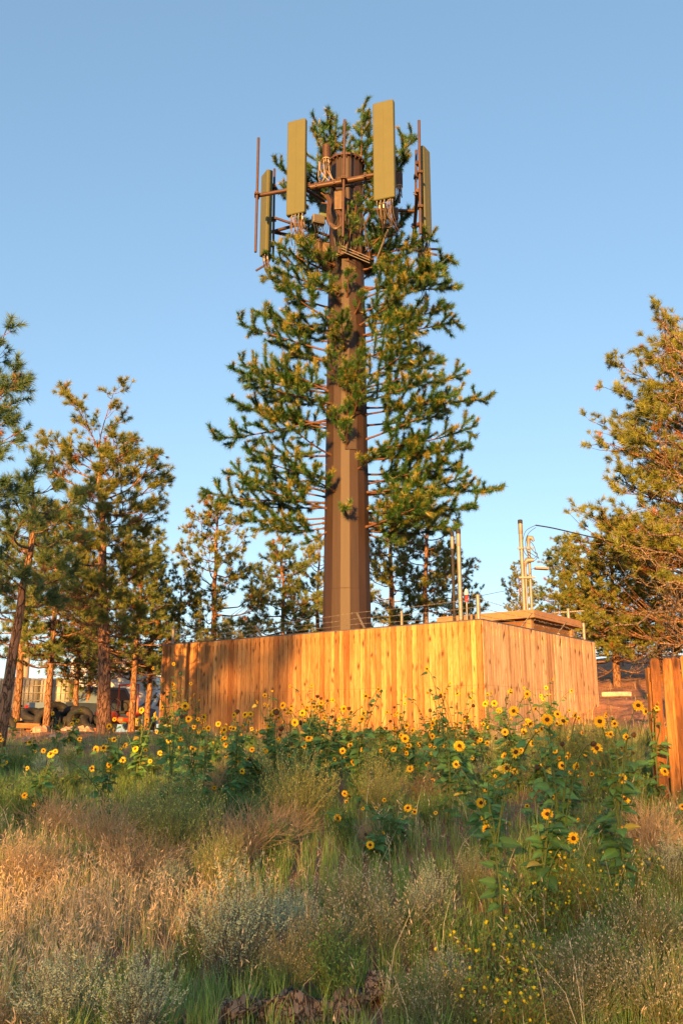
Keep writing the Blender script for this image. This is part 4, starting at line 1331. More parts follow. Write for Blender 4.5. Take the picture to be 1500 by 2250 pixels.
def tyre_obj(px, py, Y, rot, label, R_=.42):
    p = P(px, py, Y)
    g = Geo()
    n, k = 28, 12
    V = []
    for i in range(n):
        a = i / n * 2 * math.pi
        for j in range(k):
            b = j / k * 2 * math.pi
            rr_ = R_ - .12 + .115 * math.copysign(abs(math.cos(b)) ** .6, math.cos(b)) + (.012 if (i % 2 and abs(b) < .9) else 0)
            V.append((rr_ * math.cos(a), rr_ * math.sin(a), .13 * math.copysign(abs(math.sin(b)) ** .7, math.sin(b))))
    F = [[i * k + j, ((i + 1) % n) * k + j, ((i + 1) % n) * k + (j + 1) % k, i * k + (j + 1) % k] for i in range(n) for j in range(k)]
    g.add(V, F)
    o = obj('old_tyre', g.mesh('old_tyre', M_BLACK, True), loc=p, rot=rot)
    tag(o, label, 'tyre', 'heap of old tyres')
YT = 28.5
for a in ((105, 1585, YT, (1.35, .1, .2), 'old tyre standing on edge at the centre front of the heap'),
          (76, 1573, YT + .6, (.35, .3, 0), 'old tyre lying tilted on the left of the heap'),
          (128, 1568, YT + .8, (.9, .5, .3), 'old tyre leaning at the top centre of the heap'),
          (150, 1572, YT + .5, (.5, -.4, .2), 'old tyre lying right of the centre on the heap'),
          (176, 1580, YT + .2, (1.0, .5, -.2), 'old tyre propped at an angle near the right of the heap'),
          (205, 1592, YT + .1, (.45, .5, .1), 'old tyre sliding off the right end of the heap'),
          (55, 1598, YT - .2, (.3, 0, .1), 'old tyre lying flat at the lower left of the heap'),
          (140, 1596, YT + .4, (.2, .15, .1), 'old tyre flat at the bottom of the heap behind the standing one'),
          (100, 1566, YT + 1.1, (.2, -.1, .1), 'old tyre lying flat along the back of the heap'),
          (8, 1600, YT - .6, (1.4, 0, .4), 'old tyre upright at the far left edge beside the twisted trunk')):
    tyre_obj(*a)
M_TIMBER = m_cedar('old_timber', (.46, .20, .07), (.30, .12, .045), (.08, .03, .02), .5)
for ax_, bx_, py, Y, label in ((40, 90, 1594, 27.6, 'short orange timber beam under the left end of the tyres'), (150, 236, 1604, 27.4, 'longer orange timber beam lying under the right end of the tyres'), (60, 118, 1609, 27.2, 'cut timber offcut lying low in front of the tyres')):
    a, b = P(ax_, py, Y), P(bx_, py + 2, Y - .2)
    g = Geo(); box(g, (0, 0, 0), (.15, .15, np.linalg.norm(b - a)), c=(.4, random.random(), random.random()), bevel=.008)
    o = obj('timber_beam', g.mesh('timber_beam', M_TIMBER), loc=(a + b) / 2)
    o.rotation_euler = Vector(b - a).to_track_quat('Z', 'Y').to_euler()
    tag(o, label, 'timber', 'timbers by the tyre heap')

def rock(px, py, Y, s, label, col=(.42, .27, .18), seed=0, name='rock'):
    r = np.random.default_rng(seed)
    p = P(px, py, Y); p[2] = float(ground_z(p[0], p[1])) + s * .12
    n, k = 12, 7; V = []
    ph = r.uniform(0, 6, 6)
    for i in range(k):
        th = math.pi * (i + .5) / k
        for j in range(n):
            a = 2 * math.pi * j / n
            q = 1 + .16 * math.sin(a * 2 + ph[0]) + .12 * math.sin(3 * a + th * 2 + ph[1]) + .1 * r.normal() * .6
            V.append((q * math.sin(th) * math.cos(a) * s, q * math.sin(th) * math.sin(a) * s * .7, q * math.cos(th) * s * .5))
    F = [[i * n + j, (i + 1) * n + j, (i + 1) * n + (j + 1) % n, i * n + (j + 1) % n] for i in range(k - 1) for j in range(n)]
    g = Geo(); g.add(V, F, col); g.add(V[:n], np.arange(n), col); g.add(V[-n:], np.arange(n)[::-1], col)
    o = obj(name, g.mesh(name, M_ATTR), loc=p, rot=(0, 0, r.uniform(0, 6)))
    tag(o, label, 'rock', 'rocks on the red bank')
rock(188, 1607, 27, .30, 'pale blocky rock under the right timber beam', (.50, .33, .22), 1)
rock(145, 1610, 26.8, .24, 'pale rock left of the blocky one below the tyres', (.48, .33, .24), 2)
rock(92, 1628, 25, .34, 'smooth sandy boulder below the short timber beam', (.48, .30, .19), 3)
rock(160, 1622, 25.5, .2, 'small pale rock between the boulder and the reddish trunk', (.50, .38, .30), 4)
rock(118, 1640, 22, .16, 'low rubble rock in the shade at the left, nearest the camera', (.40, .30, .24), 5)
rock(60, 1640, 21, .15, 'small rubble rock beside the foot of the twisted trunk', (.42, .31, .25), 6)

# white cab truck with box body
M_BLUEPAINT = m_paint('blue_grey_paint', (.13, .19, .25), .3, .2, .1, 3, .5)
M_RED = m_paint('orange_red_paint', (.62, .09, .025), .45, 0, .15, 5, .4, (.2, .05, .02))
m_glass, t_, b_ = nt('vehicle_glass'); b_.inputs['Base Color'].default_value = (.05, .09, .11, 1); b_.inputs['Roughness'].default_value = .08; b_.inputs['Specular IOR Level'].default_value = .7

def extr(g, prof, y0, y1, c=(1, 1, 1), m=0):
    """side profile (x,z) extruded along y"""
    k = len(prof); V = [(x, y0, z) for x, z in prof] + [(x, y1, z) for x, z in prof]
    g.add(V[:k], np.arange(k), c, m); g.add(V[k:], np.arange(k)[::-1], c, m)
    for i in range(k):
        j = (i + 1) % k
        g.add([V[i], V[k + i], V[k + j], V[j]], [0, 1, 2, 3], c, m)

def truck():
    x, y, z = place(214, 42)
    o = thing('box_truck', 'white truck with tall box body and chrome grille parked behind the tyres', 'truck', (x, y, z), R(-62))
    # local: front at -X
    g = Geo(); extr(g, [(-2.4, .55), (-2.4, 1.18), (-1.5, 1.38), (-.95, 2.05), (.5, 2.1), (.5, .5), (-1.1, .5), (-1.25, .85), (-1.9, .85), (-2.0, .5)], -.98, .98)
    body = obj('cab', g.mesh('cab', M_WHITE), o)
    g = Geo()
    g.add([(-1.50, -.82, 1.42), (-1.50, .82, 1.42), (-1.0, .78, 2.0), (-1.0, -.78, 2.0)], [0, 1, 2, 3]); obj('windshield', g.mesh('windshield', m_glass), o)
    g = Geo()
    for s_ in (-1, 1): g.add([(-1.2, s_ * .99, 1.42), (-.1, s_ * .99, 1.42), (-.1, s_ * .99, 1.95), (-.85, s_ * .99, 1.95)], [0, 1, 2, 3])
    obj('side_window', g.mesh('side_window', m_glass), o)
    g = Geo(); box(g, (-2.42, 0, .92), (.04, 1.2, .36), c=(.08, .08, .08))
    for k in range(5): box(g, (-2.45, 0, .78 + k * .07), (.03, 1.16, .022), c=(.7, .7, .7))
    obj('grille', g.mesh('grille', M_ATTR), o)
    for s_ in (-1, 1):
        g = Geo(); box(g, (-2.42, s_ * .78, .95), (.05, .26, .2), c=(.75, .78, .8), bevel=.02); obj('headlight', g.mesh('headlight', M_ATTR), o)
        g = Geo(); box(g, (-1.3, s_ * 1.2, 1.55), (.08, .2, .36), c=(.1, .1, .1), bevel=.02); tube(g, [(-1.2, s_ * .98, 1.6), (-1.3, s_ * 1.15, 1.6)], .02, 6, (.1, .1, .1)); obj('side_mirror', g.mesh('side_mirror', M_ATTR), o)
    g = Geo(); box(g, (-2.5, 0, .55), (.14, 2.0, .22), bevel=.03); obj('bumper', g.mesh('bumper', M_GALV), o)
    g = Geo(); box(g, (3.4, 0, 2.05), (5.6, 2.3, 2.5), bevel=.04); box(g, (.3, 0, 2.72), (1.2, 2.2, 1.1), bevel=.2); obj('box_body', g.mesh('box_body', M_WHITE), o)
    g = Geo(); box(g, (3.0, 0, .7), (6.2, .9, .16), c=(.05, .05, .05)); obj('chassis', g.mesh('chassis', M_ATTR), o)
    for x_ in (-1.55, 4.2):
        for s_ in (-1, 1): wheel(o, (x_, s_ * .88, .45), .45, .26, ax=(0, 1, 0))
truck()

def pickup(px, Y, rz, label, paint, name='pickup_truck', cat='pickup truck'):
    x, y, z = place(px, Y)
    o = thing(name, label, cat, (x, y, z), rz)
    g = Geo(); extr(g, [(-2.5, .45), (-2.5, .95), (-1.2, 1.1), (-.6, 1.7), (.75, 1.7), (1.0, 1.1), (2.6, 1.1), (2.6, .45)], -.9, .9); obj('body', g.mesh('body', paint), o)
    g = Geo()
    for s_ in (-1, 1): g.add([(-1.0, s_ * .905, 1.12), (.85, s_ * .905, 1.12), (.65, s_ * .905, 1.62), (-.52, s_ * .905, 1.62)], [0, 1, 2, 3])
    g.add([(-1.19, -.8, 1.13), (-1.19, .8, 1.13), (-.64, .75, 1.67), (-.64, -.75, 1.67)], [0, 1, 2, 3]); obj('windows', g.mesh('windows', m_glass), o)
    for s_ in (-1, 1):
        g = Geo(); box(g, (-2.51, s_ * .68, .8), (.04, .3, .16), c=(.7, .7, .65), bevel=.01); obj('headlight', g.mesh('headlight', M_ATTR), o)
        g = Geo(); box(g, (2.61, s_ * .82, .85), (.04, .14, .34), c=(.55, .02, .02), bevel=.01); obj('tail_light', g.mesh('tail_light', M_ATTR), o)
        for x_ in (-1.6, 1.6): wheel(o, (x_, s_ * .84, .36), .36, .22, ax=(0, 1, 0))
    g = Geo(); box(g, (-2.55, 0, .5), (.12, 1.8, .2), c=(.3, .3, .3), bevel=.02); box(g, (2.65, 0, .5), (.12, 1.8, .18), c=(.3, .3, .3), bevel=.02); obj('bumper', g.mesh('bumper', M_ATTR), o)
pickup(222, 34, R(-115), 'low blue grey pickup truck parked in front of the white truck', M_BLUEPAINT)
pickup(338, 38, R(70), 'white pickup truck with red tail light seen beside the fence end', M_WHITE)

def travel_trailer():
    x, y, z = place(318, 46)
    o = thing('travel_trailer', 'white travel trailer with dark windows behind the dark pines', 'trailer', (x, y, z), R(8))
    g = Geo(); box(g, (0, 0, 1.65), (6.5, 2.3, 2.2), bevel=.05); obj('body', g.mesh('body', M_WHITE), o)
    g = Geo()
    for x_ in (-2.1, -.4, 1.6): box(g, (x_, -1.16, 1.9), (.9, .03, .5))
    obj('window', g.mesh('window', m_glass), o)
    g = Geo(); box(g, (0, -1.165, 1.2), (6.3, .01, .12), c=(.25, .28, .3)); obj('stripe', g.mesh('stripe', M_ATTR), o)
    for x_ in (-.5, .4):
        for s_ in (-1, 1): wheel(o, (x_, s_ * 1.0, .35), .35, .2, ax=(0, 1, 0))
travel_trailer()

def tractor():
    x, y, z = place(266, 32)
    o = thing('garden_tractor', 'orange red garden tractor parked just right of the thick reddish trunk', 'tractor', (x, y, z), R(70))
    g = Geo(); box(g, (-.55, 0, .62), (.75, .5, .35), bevel=.08); box(g, (.2, 0, .5), (.8, .9, .18), bevel=.05)
    for s_ in (-1, 1): box(g, (.5, s_ * .48, .72), (.8, .24, .12), bevel=.05)
    obj('hood', g.mesh('hood', M_RED, True), o)
    g = Geo(); box(g, (.45, 0, .78), (.4, .42, .1), bevel=.04); box(g, (.66, 0, 1.0), (.1, .42, .42), bevel=.04); obj('seat', g.mesh('seat', M_BLACK), o)
    g = Geo(); tube(g, [(-.1, 0, .7), (.0, 0, 1.05)], .02, 8)
    tube(g, [(.02 + .0, .18 * math.cos(a), 1.05 + .18 * math.sin(a)) for a in np.linspace(0, 6.283, 17)], .015, 6, cap=False); obj('steering_wheel', g.mesh('steering_wheel', M_BLACK), o)
    for s_ in (-1, 1):
        wheel(o, (.5, s_ * .5, .38), .38, .24, hub=(.6, .5, .1), ax=(0, 1, 0)); wheel(o, (-.7, s_ * .38, .24), .24, .16, hub=(.6, .5, .1), ax=(0, 1, 0))
    g = Geo()
    for s_ in (-1, 1): tube(g, [(.75, s_ * .4, .6), (.75, s_ * .4, 1.75)], .03, 8)
    tube(g, [(.75, -.42, 1.75), (.75, .42, 1.75)], .03, 8); obj('roll_bar', g.mesh('roll_bar', M_RED), o)
tractor()

# timber pole far left, parking block at the right
x, y, z = place(65, 38)
g = Geo(); tube(g, [(0, 0, 0), (0, 0, 3.6)], .17, 12, (.33, .28, .25)); box(g, (-.15, -.2, 2.0), (.5, .3, .5), c=(.04, .04, .045))
tag(obj('utility_pole', g.mesh('utility_pole', M_ATTR, True), loc=(x, y, z)), 'short grey timber pole with a dark box standing behind the white tanks', 'pole')
a = G(1322, 1531); b = G(1387, 1529)
g = Geo(); box(g, (0, 0, .06), (float(np.linalg.norm(b - a)), .18, .14), c=(.58, .45, .36), bevel=.03)
o = obj('parking_block', g.mesh('parking_block', M_ATTR), loc=(a + b) / 2, rot=(0, 0, math.atan2(b[1] - a[1], b[0] - a[0])))
tag(o, 'pale concrete parking block on the red dirt beyond the fence', 'parking block')
# ---------------------------------------------------------------- wild sunflowers
GREEN_L = np.array([.08, .19, .055])
def head_mesh(seed, kind):
    """flower facing +Z; kind: full, ragged, cup, spent"""
    r = np.random.default_rng(seed)
    g = Geo(); n = {'full': 21, 'ragged': 15, 'cup': 18, 'spent': 6}[kind]
    for layer in range(2 if kind in ('full', 'cup') else 1):
        for k in range(n):
            if kind == 'ragged' and r.random() < .12: continue
            a = (k + .5 * layer) / n * 2 * np.pi + r.normal() * .07
            d = np.array([math.cos(a), math.sin(a), 0]); s = np.array([-d[1], d[0], 0])
            L = (.033 if kind != 'spent' else .02) * r.uniform(.82, 1.1); w = .0125 * r.uniform(.85, 1.15) * (1.1 if n < 18 else 1)
            el = {'full': r.normal() * .16 + .1 - .14 * layer, 'ragged': r.normal() * .4, 'cup': .75 + r.normal() * .15, 'spent': 1.0 + r.normal() * .3}[kind]
            b0 = d * .0145 + UP * (.0 - .002 * layer)
            dd = d * math.cos(el) + UP * math.sin(el)
            dr = -UP * .006 * r.uniform(.2, 2)
            tw = UP * r.normal() * .002
            p1, p2, p3 = b0 + dd * L * .35, b0 + dd * L * .72 + dr * .5, b0 + dd * L + dr
            V = [b0 - s * w * .25, b0 + s * w * .25, p1 + s * w * .5 + tw, p1 - s * w * .5 - tw, p2 + s * w * .42 + tw, p2 - s * w * .42 - tw, p3, (p1 + p2) / 2 - UP * .0012]
            y = np.array([1.0, .58, .012]) * r.uniform(.85, 1.08)
            if kind == 'spent': y = np.array([.55, .22, .03])
            cc = np.array([y * [.95, .72, 1]] * 2 + [y] * 2 + [y * [1, 1.06, 1]] * 2 + [y * [1, 1.1, 1.2]] + [y])
            g.add(V, [[0, 1, 2, 3], [3, 2, 4, 5]], np.clip(cc, 0, 1))
            g.add(np.array(V)[[5, 4, 6]], [0, 1, 2], np.clip(cc[[4, 5, 6]], 0, 1))
    # green bracts behind
    for k in range(12):
        a = k / 12 * 6.283; d = np.array([math.cos(a), math.sin(a), 0]); s = np.array([-d[1], d[0], 0])
        g.add([d * .006 - s * .004 - UP * .006, d * .006 + s * .004 - UP * .006, d * .024 - UP * .005 + UP * r.normal() * .004], [0, 1, 2], (.07, .13, .03))
    gd = Geo()
    prof = [(.016, -.004), (.0165, .001), (.0135, .0055), (.008, .0065), (.003, .005), (.0005, .0048)]
    cols = [(.05, .022, .01), (.085, .03, .01), (.06, .022, .008), (.045, .022, .01), (.05, .045, .015), (.05, .05, .015)]
    m = 14; V = []; C_ = []
    for (rr_, z), c in zip(prof, cols):
        for j in range(m):
            a = j / m * 6.283; q = 1 + r.normal() * .05
            V.append((rr_ * q * math.cos(a), rr_ * q * math.sin(a), z + r.normal() * .0004)); C_.append(np.array(c) * r.uniform(.7, 1.4))
    gd.add(V, [[i * m + j, i * m + (j + 1) % m, (i + 1) * m + (j + 1) % m, (i + 1) * m + j] for i in range(len(prof) - 1) for j in range(m)], np.array(C_))
    gd.add(V[:m], np.arange(m)[::-1], (.06, .11, .03)); gd.add([(0, 0, -.012)] + V[:m], [[0, (j + 1) % m + 1, j + 1] for j in range(m)], (.06, .12, .03))
    return g.mesh('petals', M_PETAL), gd.mesh('disc', M_ATTR)
HEADS = {k: [head_mesh(10 * i + j, k) for j in range(3)] for i, k in enumerate(('full', 'ragged', 'cup', 'spent'))}

def bud_mesh(seed, brown):
    g = Geo(); r = np.random.default_rng(seed)
    c = (.09, .045, .02) if brown else (.09, .16, .04)
    tube(g, [(0, 0, -.012), (0, 0, -.006), (0, 0, .003), (0, 0, .010), (0, 0, .014)], [.003, .012, .0155, .012, .003], 10, c)
    for k in range(14):
        a = k / 14 * 6.283; d = np.array([math.cos(a), math.sin(a), 0]); s = np.array([-d[1], d[0], 0]); b = d * .013
        g.add([b - s * .004, b + s * .004, b + d * .006 + UP * r.uniform(.008, .02)], [0, 1, 2], tuple(np.array(c) * .8))
    return g.mesh('seed_head', M_ATTR)
BUDS = [bud_mesh(1, True), bud_mesh(2, False)]

def heart_leaf(g, base, d, n, L, c):
    """heart shaped leaf folded along its midrib; base point, direction, surface normal, length"""
    d = norm(d); s = norm(np.cross(d, n)); n = np.cross(s, d)
    w = L * .78
    st = base + d * L * .35
    mid = [st, st + d * L * .35 - n * L * .02, st + d * L * .7 - n * L * .07, st + d * L * 1.0 - n * L * .17]
    V = list(mid)
    for sg in (-1, 1):
        V += [st - d * L * .10 + s * sg * w * .26 + n * L * .05, st + d * L * .10 + s * sg * w * .5 + n * L * .07, st + d * L * .42 + s * sg * w * .44 + n * L * .04, st + d * L * .76 + s * sg * w * .2 - n * L * .05]
    F4 = []
    for o in (4, 8):
        F4 += [[0, o, o + 1, 1], [1, o + 1, o + 2, 2], [2, o + 2, o + 3, 3]]
    cc = np.repeat(np.array([c]), 12, 0); cc[:4] *= 1.25
    g.add(np.array(V), F4, np.clip(cc, 0, 1))
    tube(g, [base, base + d * L * .18 + n * L * .03, st], L * .012, 3, tuple(np.array(c) * 1.5), cap=False)

FL = []
def addf(txt, ox, oy):
    for s_ in txt.split():
        q = s_.split(','); FL.append((ox + float(q[0]) / 2, oy + float(q[1]) / 2, float(q[2]), q[3] if len(q) > 3 else 'f'))
addf('''342,167,10 316,180,11 253,194,10 130,263,12 141,214,11,s 224,313,18 205,335,13,s 421,294,18 456,286,19 311,252,11 351,248,12 480,192,14 502,331,14
521,308,11 481,360,14 541,340,15 404,377,15 339,416,12 550,275,14 595,291,15 622,121,15 683,61,11,b 684,140,14,s 684,158,12,r 708,217,11 757,147,11 798,152,10,b 814,103,19 829,159,17
896,151,16,r 959,181,13 978,236,10 991,273,13 905,278,10 934,267,9 843,367,11 840,284,8 1077,140,15 1026,203,15 1014,200,12,r 1107,294,12 1169,302,11 1183,190,14 1205,130,15
1217,117,12 1242,100,16 1180,102,12,s 1126,85,11,s 1246,175,11,s 1295,175,17 1328,133,16 1345,118,13 1336,175,13 1357,244,18 1336,277,15,r 1388,170,12,r 1405,95,11 1410,70,8,b 1405,121,11,r 1438,80,8,b
1416,239,17 1465,203,12 1475,165,9,b 1438,330,12 1419,347,15 1310,363,10 1348,355,11 1242,370,9 1063,389,15,r 942,462,9 1483,595,17 502,411,9,b 150,537,8 639,325,9 623,383,8 583,315,12,r 640,297,9 5,250,14 232,135,10
759,8,13,s 855,52,8,s 1228,230,8,b 1250,120,7,b 460,350,9,b 1380,165,9 1283,270,8,b 1255,345,7,b 1395,500,8 70,165,7 30,350,7''', 0, 1500)
addf('''107,59,15,r 10,115,15 42,130,13,r 97,133,14,r 90,160,16,r 175,38,9,b 38,276,15,r 5,300,15 92,293,13 52,350,17 300,378,17 33,498,13,r 22,523,10 291,550,19 320,567,14,r 188,516,11,r 151,552,9,r
94,553,8 413,572,9 105,667,9,b 126,713,18 182,660,11,s 22,617,8,b 246,302,14 272,290,13 296,277,14 343,269,13 285,189,14 400,178,14 258,150,12,r 245,133,10 455,282,14 503,359,18,r 518,278,25
508,312,14 604,232,11 577,278,13,r 639,265,13,r 638,470,18,s 612,528,22 630,595,23 640,645,24 671,388,13 670,91,15 630,93,14 741,40,13 657,43,11,s 815,50,16 885,72,10 897,22,10 690,122,14
755,124,23 815,172,16 827,181,17 852,215,17,s 800,216,15 717,217,16 733,275,15 837,267,15 765,305,29 725,375,24 715,322,18,s 902,162,28 974,168,26 948,138,18 1041,157,12 886,309,15,s 936,299,14,r
968,364,19 1033,370,23,s 970,270,13,b 1105,268,14,b 1120,288,26 1133,170,27 1198,180,18,r 1181,227,16,r 1302,100,26 1336,127,19,s 1241,297,15 1072,311,12 1007,390,16,s 1232,420,23 1246,510,22 1419,390,20
903,577,26 815,542,13 1018,684,27 1040,605,13,s 1224,644,15 1251,697,16,s 1405,615,10,b 1497,545,16 1140,567,10,s 401,432,12 411,380,8 952,487,12,s 919,393,14,r 856,373,13,b 743,408,11,b 577,102,9,b
508,48,13,r 435,60,10,b 390,35,9,b 735,620,11,s 232,109,7,b 275,131,7,b 215,170,8,b 173,250,7,b 493,295,9,b 1383,112,15,r 1230,545,12,b 995,318,13,r 1134,400,12,s 825,75,9,b 580,560,8,s 1000,530,12,s 917,620,13,s
556,150,11,r 535,165,10,r 560,190,8,b 770,240,8 1262,425,8,b 677,245,8,b''', 750, 1500)

plants = []
for (px, py, dia, kind) in FL:
    real = {'f': .092, 'r': .082, 's': .085, 'b': .045}[kind]
    Y = real * F_PX / dia
    Y = max(6.0, Y)
    ymax = 16.8 if px < 1060 else 17.6
    if px < 700: ymax = 18.6
    if px < 340: ymax = 20.5
    Y = min(Y, ymax)
    for _ in range(60):
        p = P(px, py, Y); h = p[2] - float(ground_z(p[0], p[1]))
        if h < .22: Y -= .2
        elif h > 1.75: Y += .25
        else: break
    Y = min(Y, ymax); p = P(px, py, Y)
    FLp = dict(p=p, d=dia / F_PX * Y, k=kind, h=p[2] - float(ground_z(p[0], p[1])), px=px)
    best = None
    for pl_ in plants:
        c = np.mean([q['p'] for q in pl_], 0)
        dx, dy = abs(c[0] - p[0]), abs(c[1] - p[1])
        if len(pl_) < 7 and dx < .38 and dy < 1.3 and abs(c[2] - p[2]) < .6:
            e = dx + dy * .3
            if best is None or e < best[0]: best = (e, pl_)
    if best: best[1].append(FLp)
    else: plants.append([FLp])

re_ = random.Random(44)
for _ in range(46):
    px = re_.uniform(345, 1330); Y = re_.uniform(10.5, 16.6) if px < 1060 else re_.uniform(9.5, 16)
    bx = (px - CX) / F_PX * Y; gz = float(ground_z(bx, Y)); h = re_.uniform(.45, 1.15)
    if re_.random() < .3: h *= .8
    L_ = []
    for _k in range(re_.choice([2, 3, 3, 4])):
        p = np.array([bx + re_.gauss(0, .22), Y + re_.gauss(0, .22), gz + max(.3, h + re_.gauss(-.08, .14))])
        L_.append(dict(p=p, d=re_.uniform(.055, .088), k=re_.choice(['f', 'f', 'r', 's', 'b']), h=h, px=px))
    plants.append(L_)

def sunflower(pl_, label, seed):
    r = np.random.default_rng(seed)
    pts = np.array([q['p'] for q in pl_]); c = pts.mean(0)
    bx, by = c[0] + r.normal() * .07, c[1] + r.normal() * .1 + .05
    gz = float(ground_z(bx, by)); org = np.array([bx, by, gz])
    o = thing('wild_sunflower', label, 'sunflower', org, 0, 'wild sunflowers across the meadow')
    gs, gl = Geo(), Geo()
    top = max(q['p'][2] for q in pl_) - gz
    mtop = np.array([c[0] - bx, c[1] - by, top * .8]); m = 8; q = np.linspace(0, 1, m)[:, None]
    bow = np.array([r.normal() * .05, r.normal() * .05, 0])
    M = mtop * q + bow * np.sin(q * 3.1) + r.normal(size=(m, 3)) * .012 * [1, 1, 0] * q
    tube(gs, M, np.interp(q[:, 0], [0, 1], [.010, .004]), 6, (.11, .16, .045))
    def leaves_on(pts_, f0, f1, n, L):
        for k in range(n):
            f = r.uniform(f0, f1); x = f * (len(pts_) - 1); i = min(int(x), len(pts_) - 2); b = pts_[i] + (pts_[i + 1] - pts_[i]) * (x - i)
            a = r.uniform(0, 6.283); d = np.array([math.cos(a), math.sin(a), r.uniform(-.5, .35)])
            nn = norm(np.array([r.normal() * .35, -.45 + r.normal() * .3, 1.0]))
            cc = GREEN_L * r.uniform(.75, 1.35) + np.array([.02, .02, 0]) * r.random()
            if r.random() < .05: cc = np.array([.45, .36, .06])
            heart_leaf(gl, b, d, nn, L * r.uniform(.55, 1.2), cc)
    LL = .125 if by < 10 else .115
    leaves_on(M, .12, .85, int(14 + top * 14 + 4 * len(pl_)), LL)
    extra = []
    for _ in range(int(r.poisson(1.5))):
        q0 = pl_[int(r.integers(len(pl_)))]; e = q0['p'] + np.array([r.normal() * .2, r.normal() * .25, r.normal() * .18 - .05])
        if e[2] - gz > .3: extra.append(dict(p=e, d=r.uniform(.04, .075), k=str(r.choice(['f', 'f', 's', 'r'])), px=0))
    for q_ in list(pl_) + extra:
        e = q_['p'] - org
        f = float(np.clip((e[2] / max(top, .1)) * r.uniform(.35, .6), .15, .7)); x = f * (m - 1); i = min(int(x), m - 2)
        b = M[i] + (M[i + 1] - M[i]) * (x - i)
        k = q_['k']; dia = q_['d']
        fd = norm(np.array([-.22 + r.normal() * .33, -1.0, .18 + r.normal() * .3]))
        if k == 's': fd = norm(np.array([r.choice([-1, 1]) * r.uniform(.8, 1.3), -.5, r.uniform(-.1, .8)]))
        if k == 'b': fd = norm(np.array([r.normal() * .6, -.3, r.uniform(-.2, 1)]))
        t = np.linspace(0, 1, 7)[:, None]
        en = e - fd * .012
        ctrl = np.array([(b[0] + en[0]) / 2, (b[1] + en[1]) / 2, en[2] - .02]) - fd * .06
        S = (1 - t) ** 2 * b + 2 * t * (1 - t) * ctrl + t * t * en
        tube(gs, S, np.interp(t[:, 0], [0, 1], [.0055, .0032]), 5, (.13, .18, .05))
        leaves_on(list(S), .1, .85, int(r.integers(3, 7)), LL * .6)
        rot = Vector(fd).to_track_quat('Z', 'Y').to_euler()
        if k == 'b':
            h = obj('seed_head', BUDS[0] if r.random() < .75 else BUDS[1], o, e, rot); h.scale = (dia / .036,) * 3
        else:
            kk = {'f': 'full', 'r': 'ragged', 's': 'cup'}[k]
            if k == 'f' and r.random() < .25: kk = 'ragged'
            ms, md = HEADS[kk][int(r.integers(3))]
            h = obj('flower_head', ms, o, e, rot); h.scale = (dia / .094,) * 3
            h.rotation_euler.rotate_axis('Z', r.uniform(0, 6.28))
            obj('disc', md, h)
    # tiny extra buds
    for _ in range(int(r.integers(1, 5))):
        i = int(r.integers(3, m)); b = M[i]; d = norm(r.normal(size=3) + UP * .8); e = b + d * r.uniform(.08, .22)
        tube(gs, [b, (b + e) / 2 - UP * .01, e], .0028, 4, (.18, .2, .06))
        h = obj('seed_head', BUDS[int(r.random() < .6)], o, e, Vector(d).to_track_quat('Z', 'Y').to_euler()); h.scale = (r.uniform(.5, .85),) * 3
    obj('stem', gs.mesh('stem', M_STEM, True), o); obj('leaves', gl.mesh('leaves', M_LEAF), o)

NUM = ['no', 'one', 'two', 'three', 'four', 'five', 'six', 'seven', 'eight', 'nine']
ORD = ['first', 'second', 'third', 'fourth', 'fifth', 'sixth', 'seventh', 'eighth', 'ninth', 'tenth', 'eleventh', 'twelfth', 'thirteenth', 'fourteenth', 'fifteenth', 'sixteenth', 'seventeenth', 'eighteenth', 'nineteenth', 'twentieth'] + ['twenty-' + x for x in 'first second third fourth fifth sixth seventh eighth ninth'.split()] + ['thirtieth'] + ['thirty-' + x for x in 'first second third fourth fifth sixth seventh eighth ninth'.split()]
zones = {}
for pl_ in plants:
    c = np.mean([q['p'] for q in pl_], 0); px = np.mean([q['px'] for q in pl_])
    row = 'far' if c[1] > 13.2 else ('middle' if c[1] > 9.0 else 'near')
    if px < 345: zn = 'left of fence'
    elif px < 700: zn = 'before shaded fence half'
    elif px < 1060: zn = 'before bright fence part'
    elif px < 1310: zn = 'before pale fence side'
    else: zn = 'by weathered fence'
    zones.setdefault((row, zn), []).append((px, pl_))
si = 0
for (row, zn), L in sorted(zones.items()):
    L.sort(key=lambda t: t[0])
    for i, (px, pl_) in enumerate(L):
        nb = sum(1 for q in pl_ if q['k'] != 'b')
        what = ('sunflower with %s main bloom%s' % (NUM[nb], '' if nb == 1 else 's')) if nb else 'sunflower stem with brown seed heads'
        sunflower(pl_, '%s, %s from left, %s row %s' % (what, ORD[i], row, zn), 500 + si); si += 1
print('sunflower plants', si, 'flowers', len(FL))

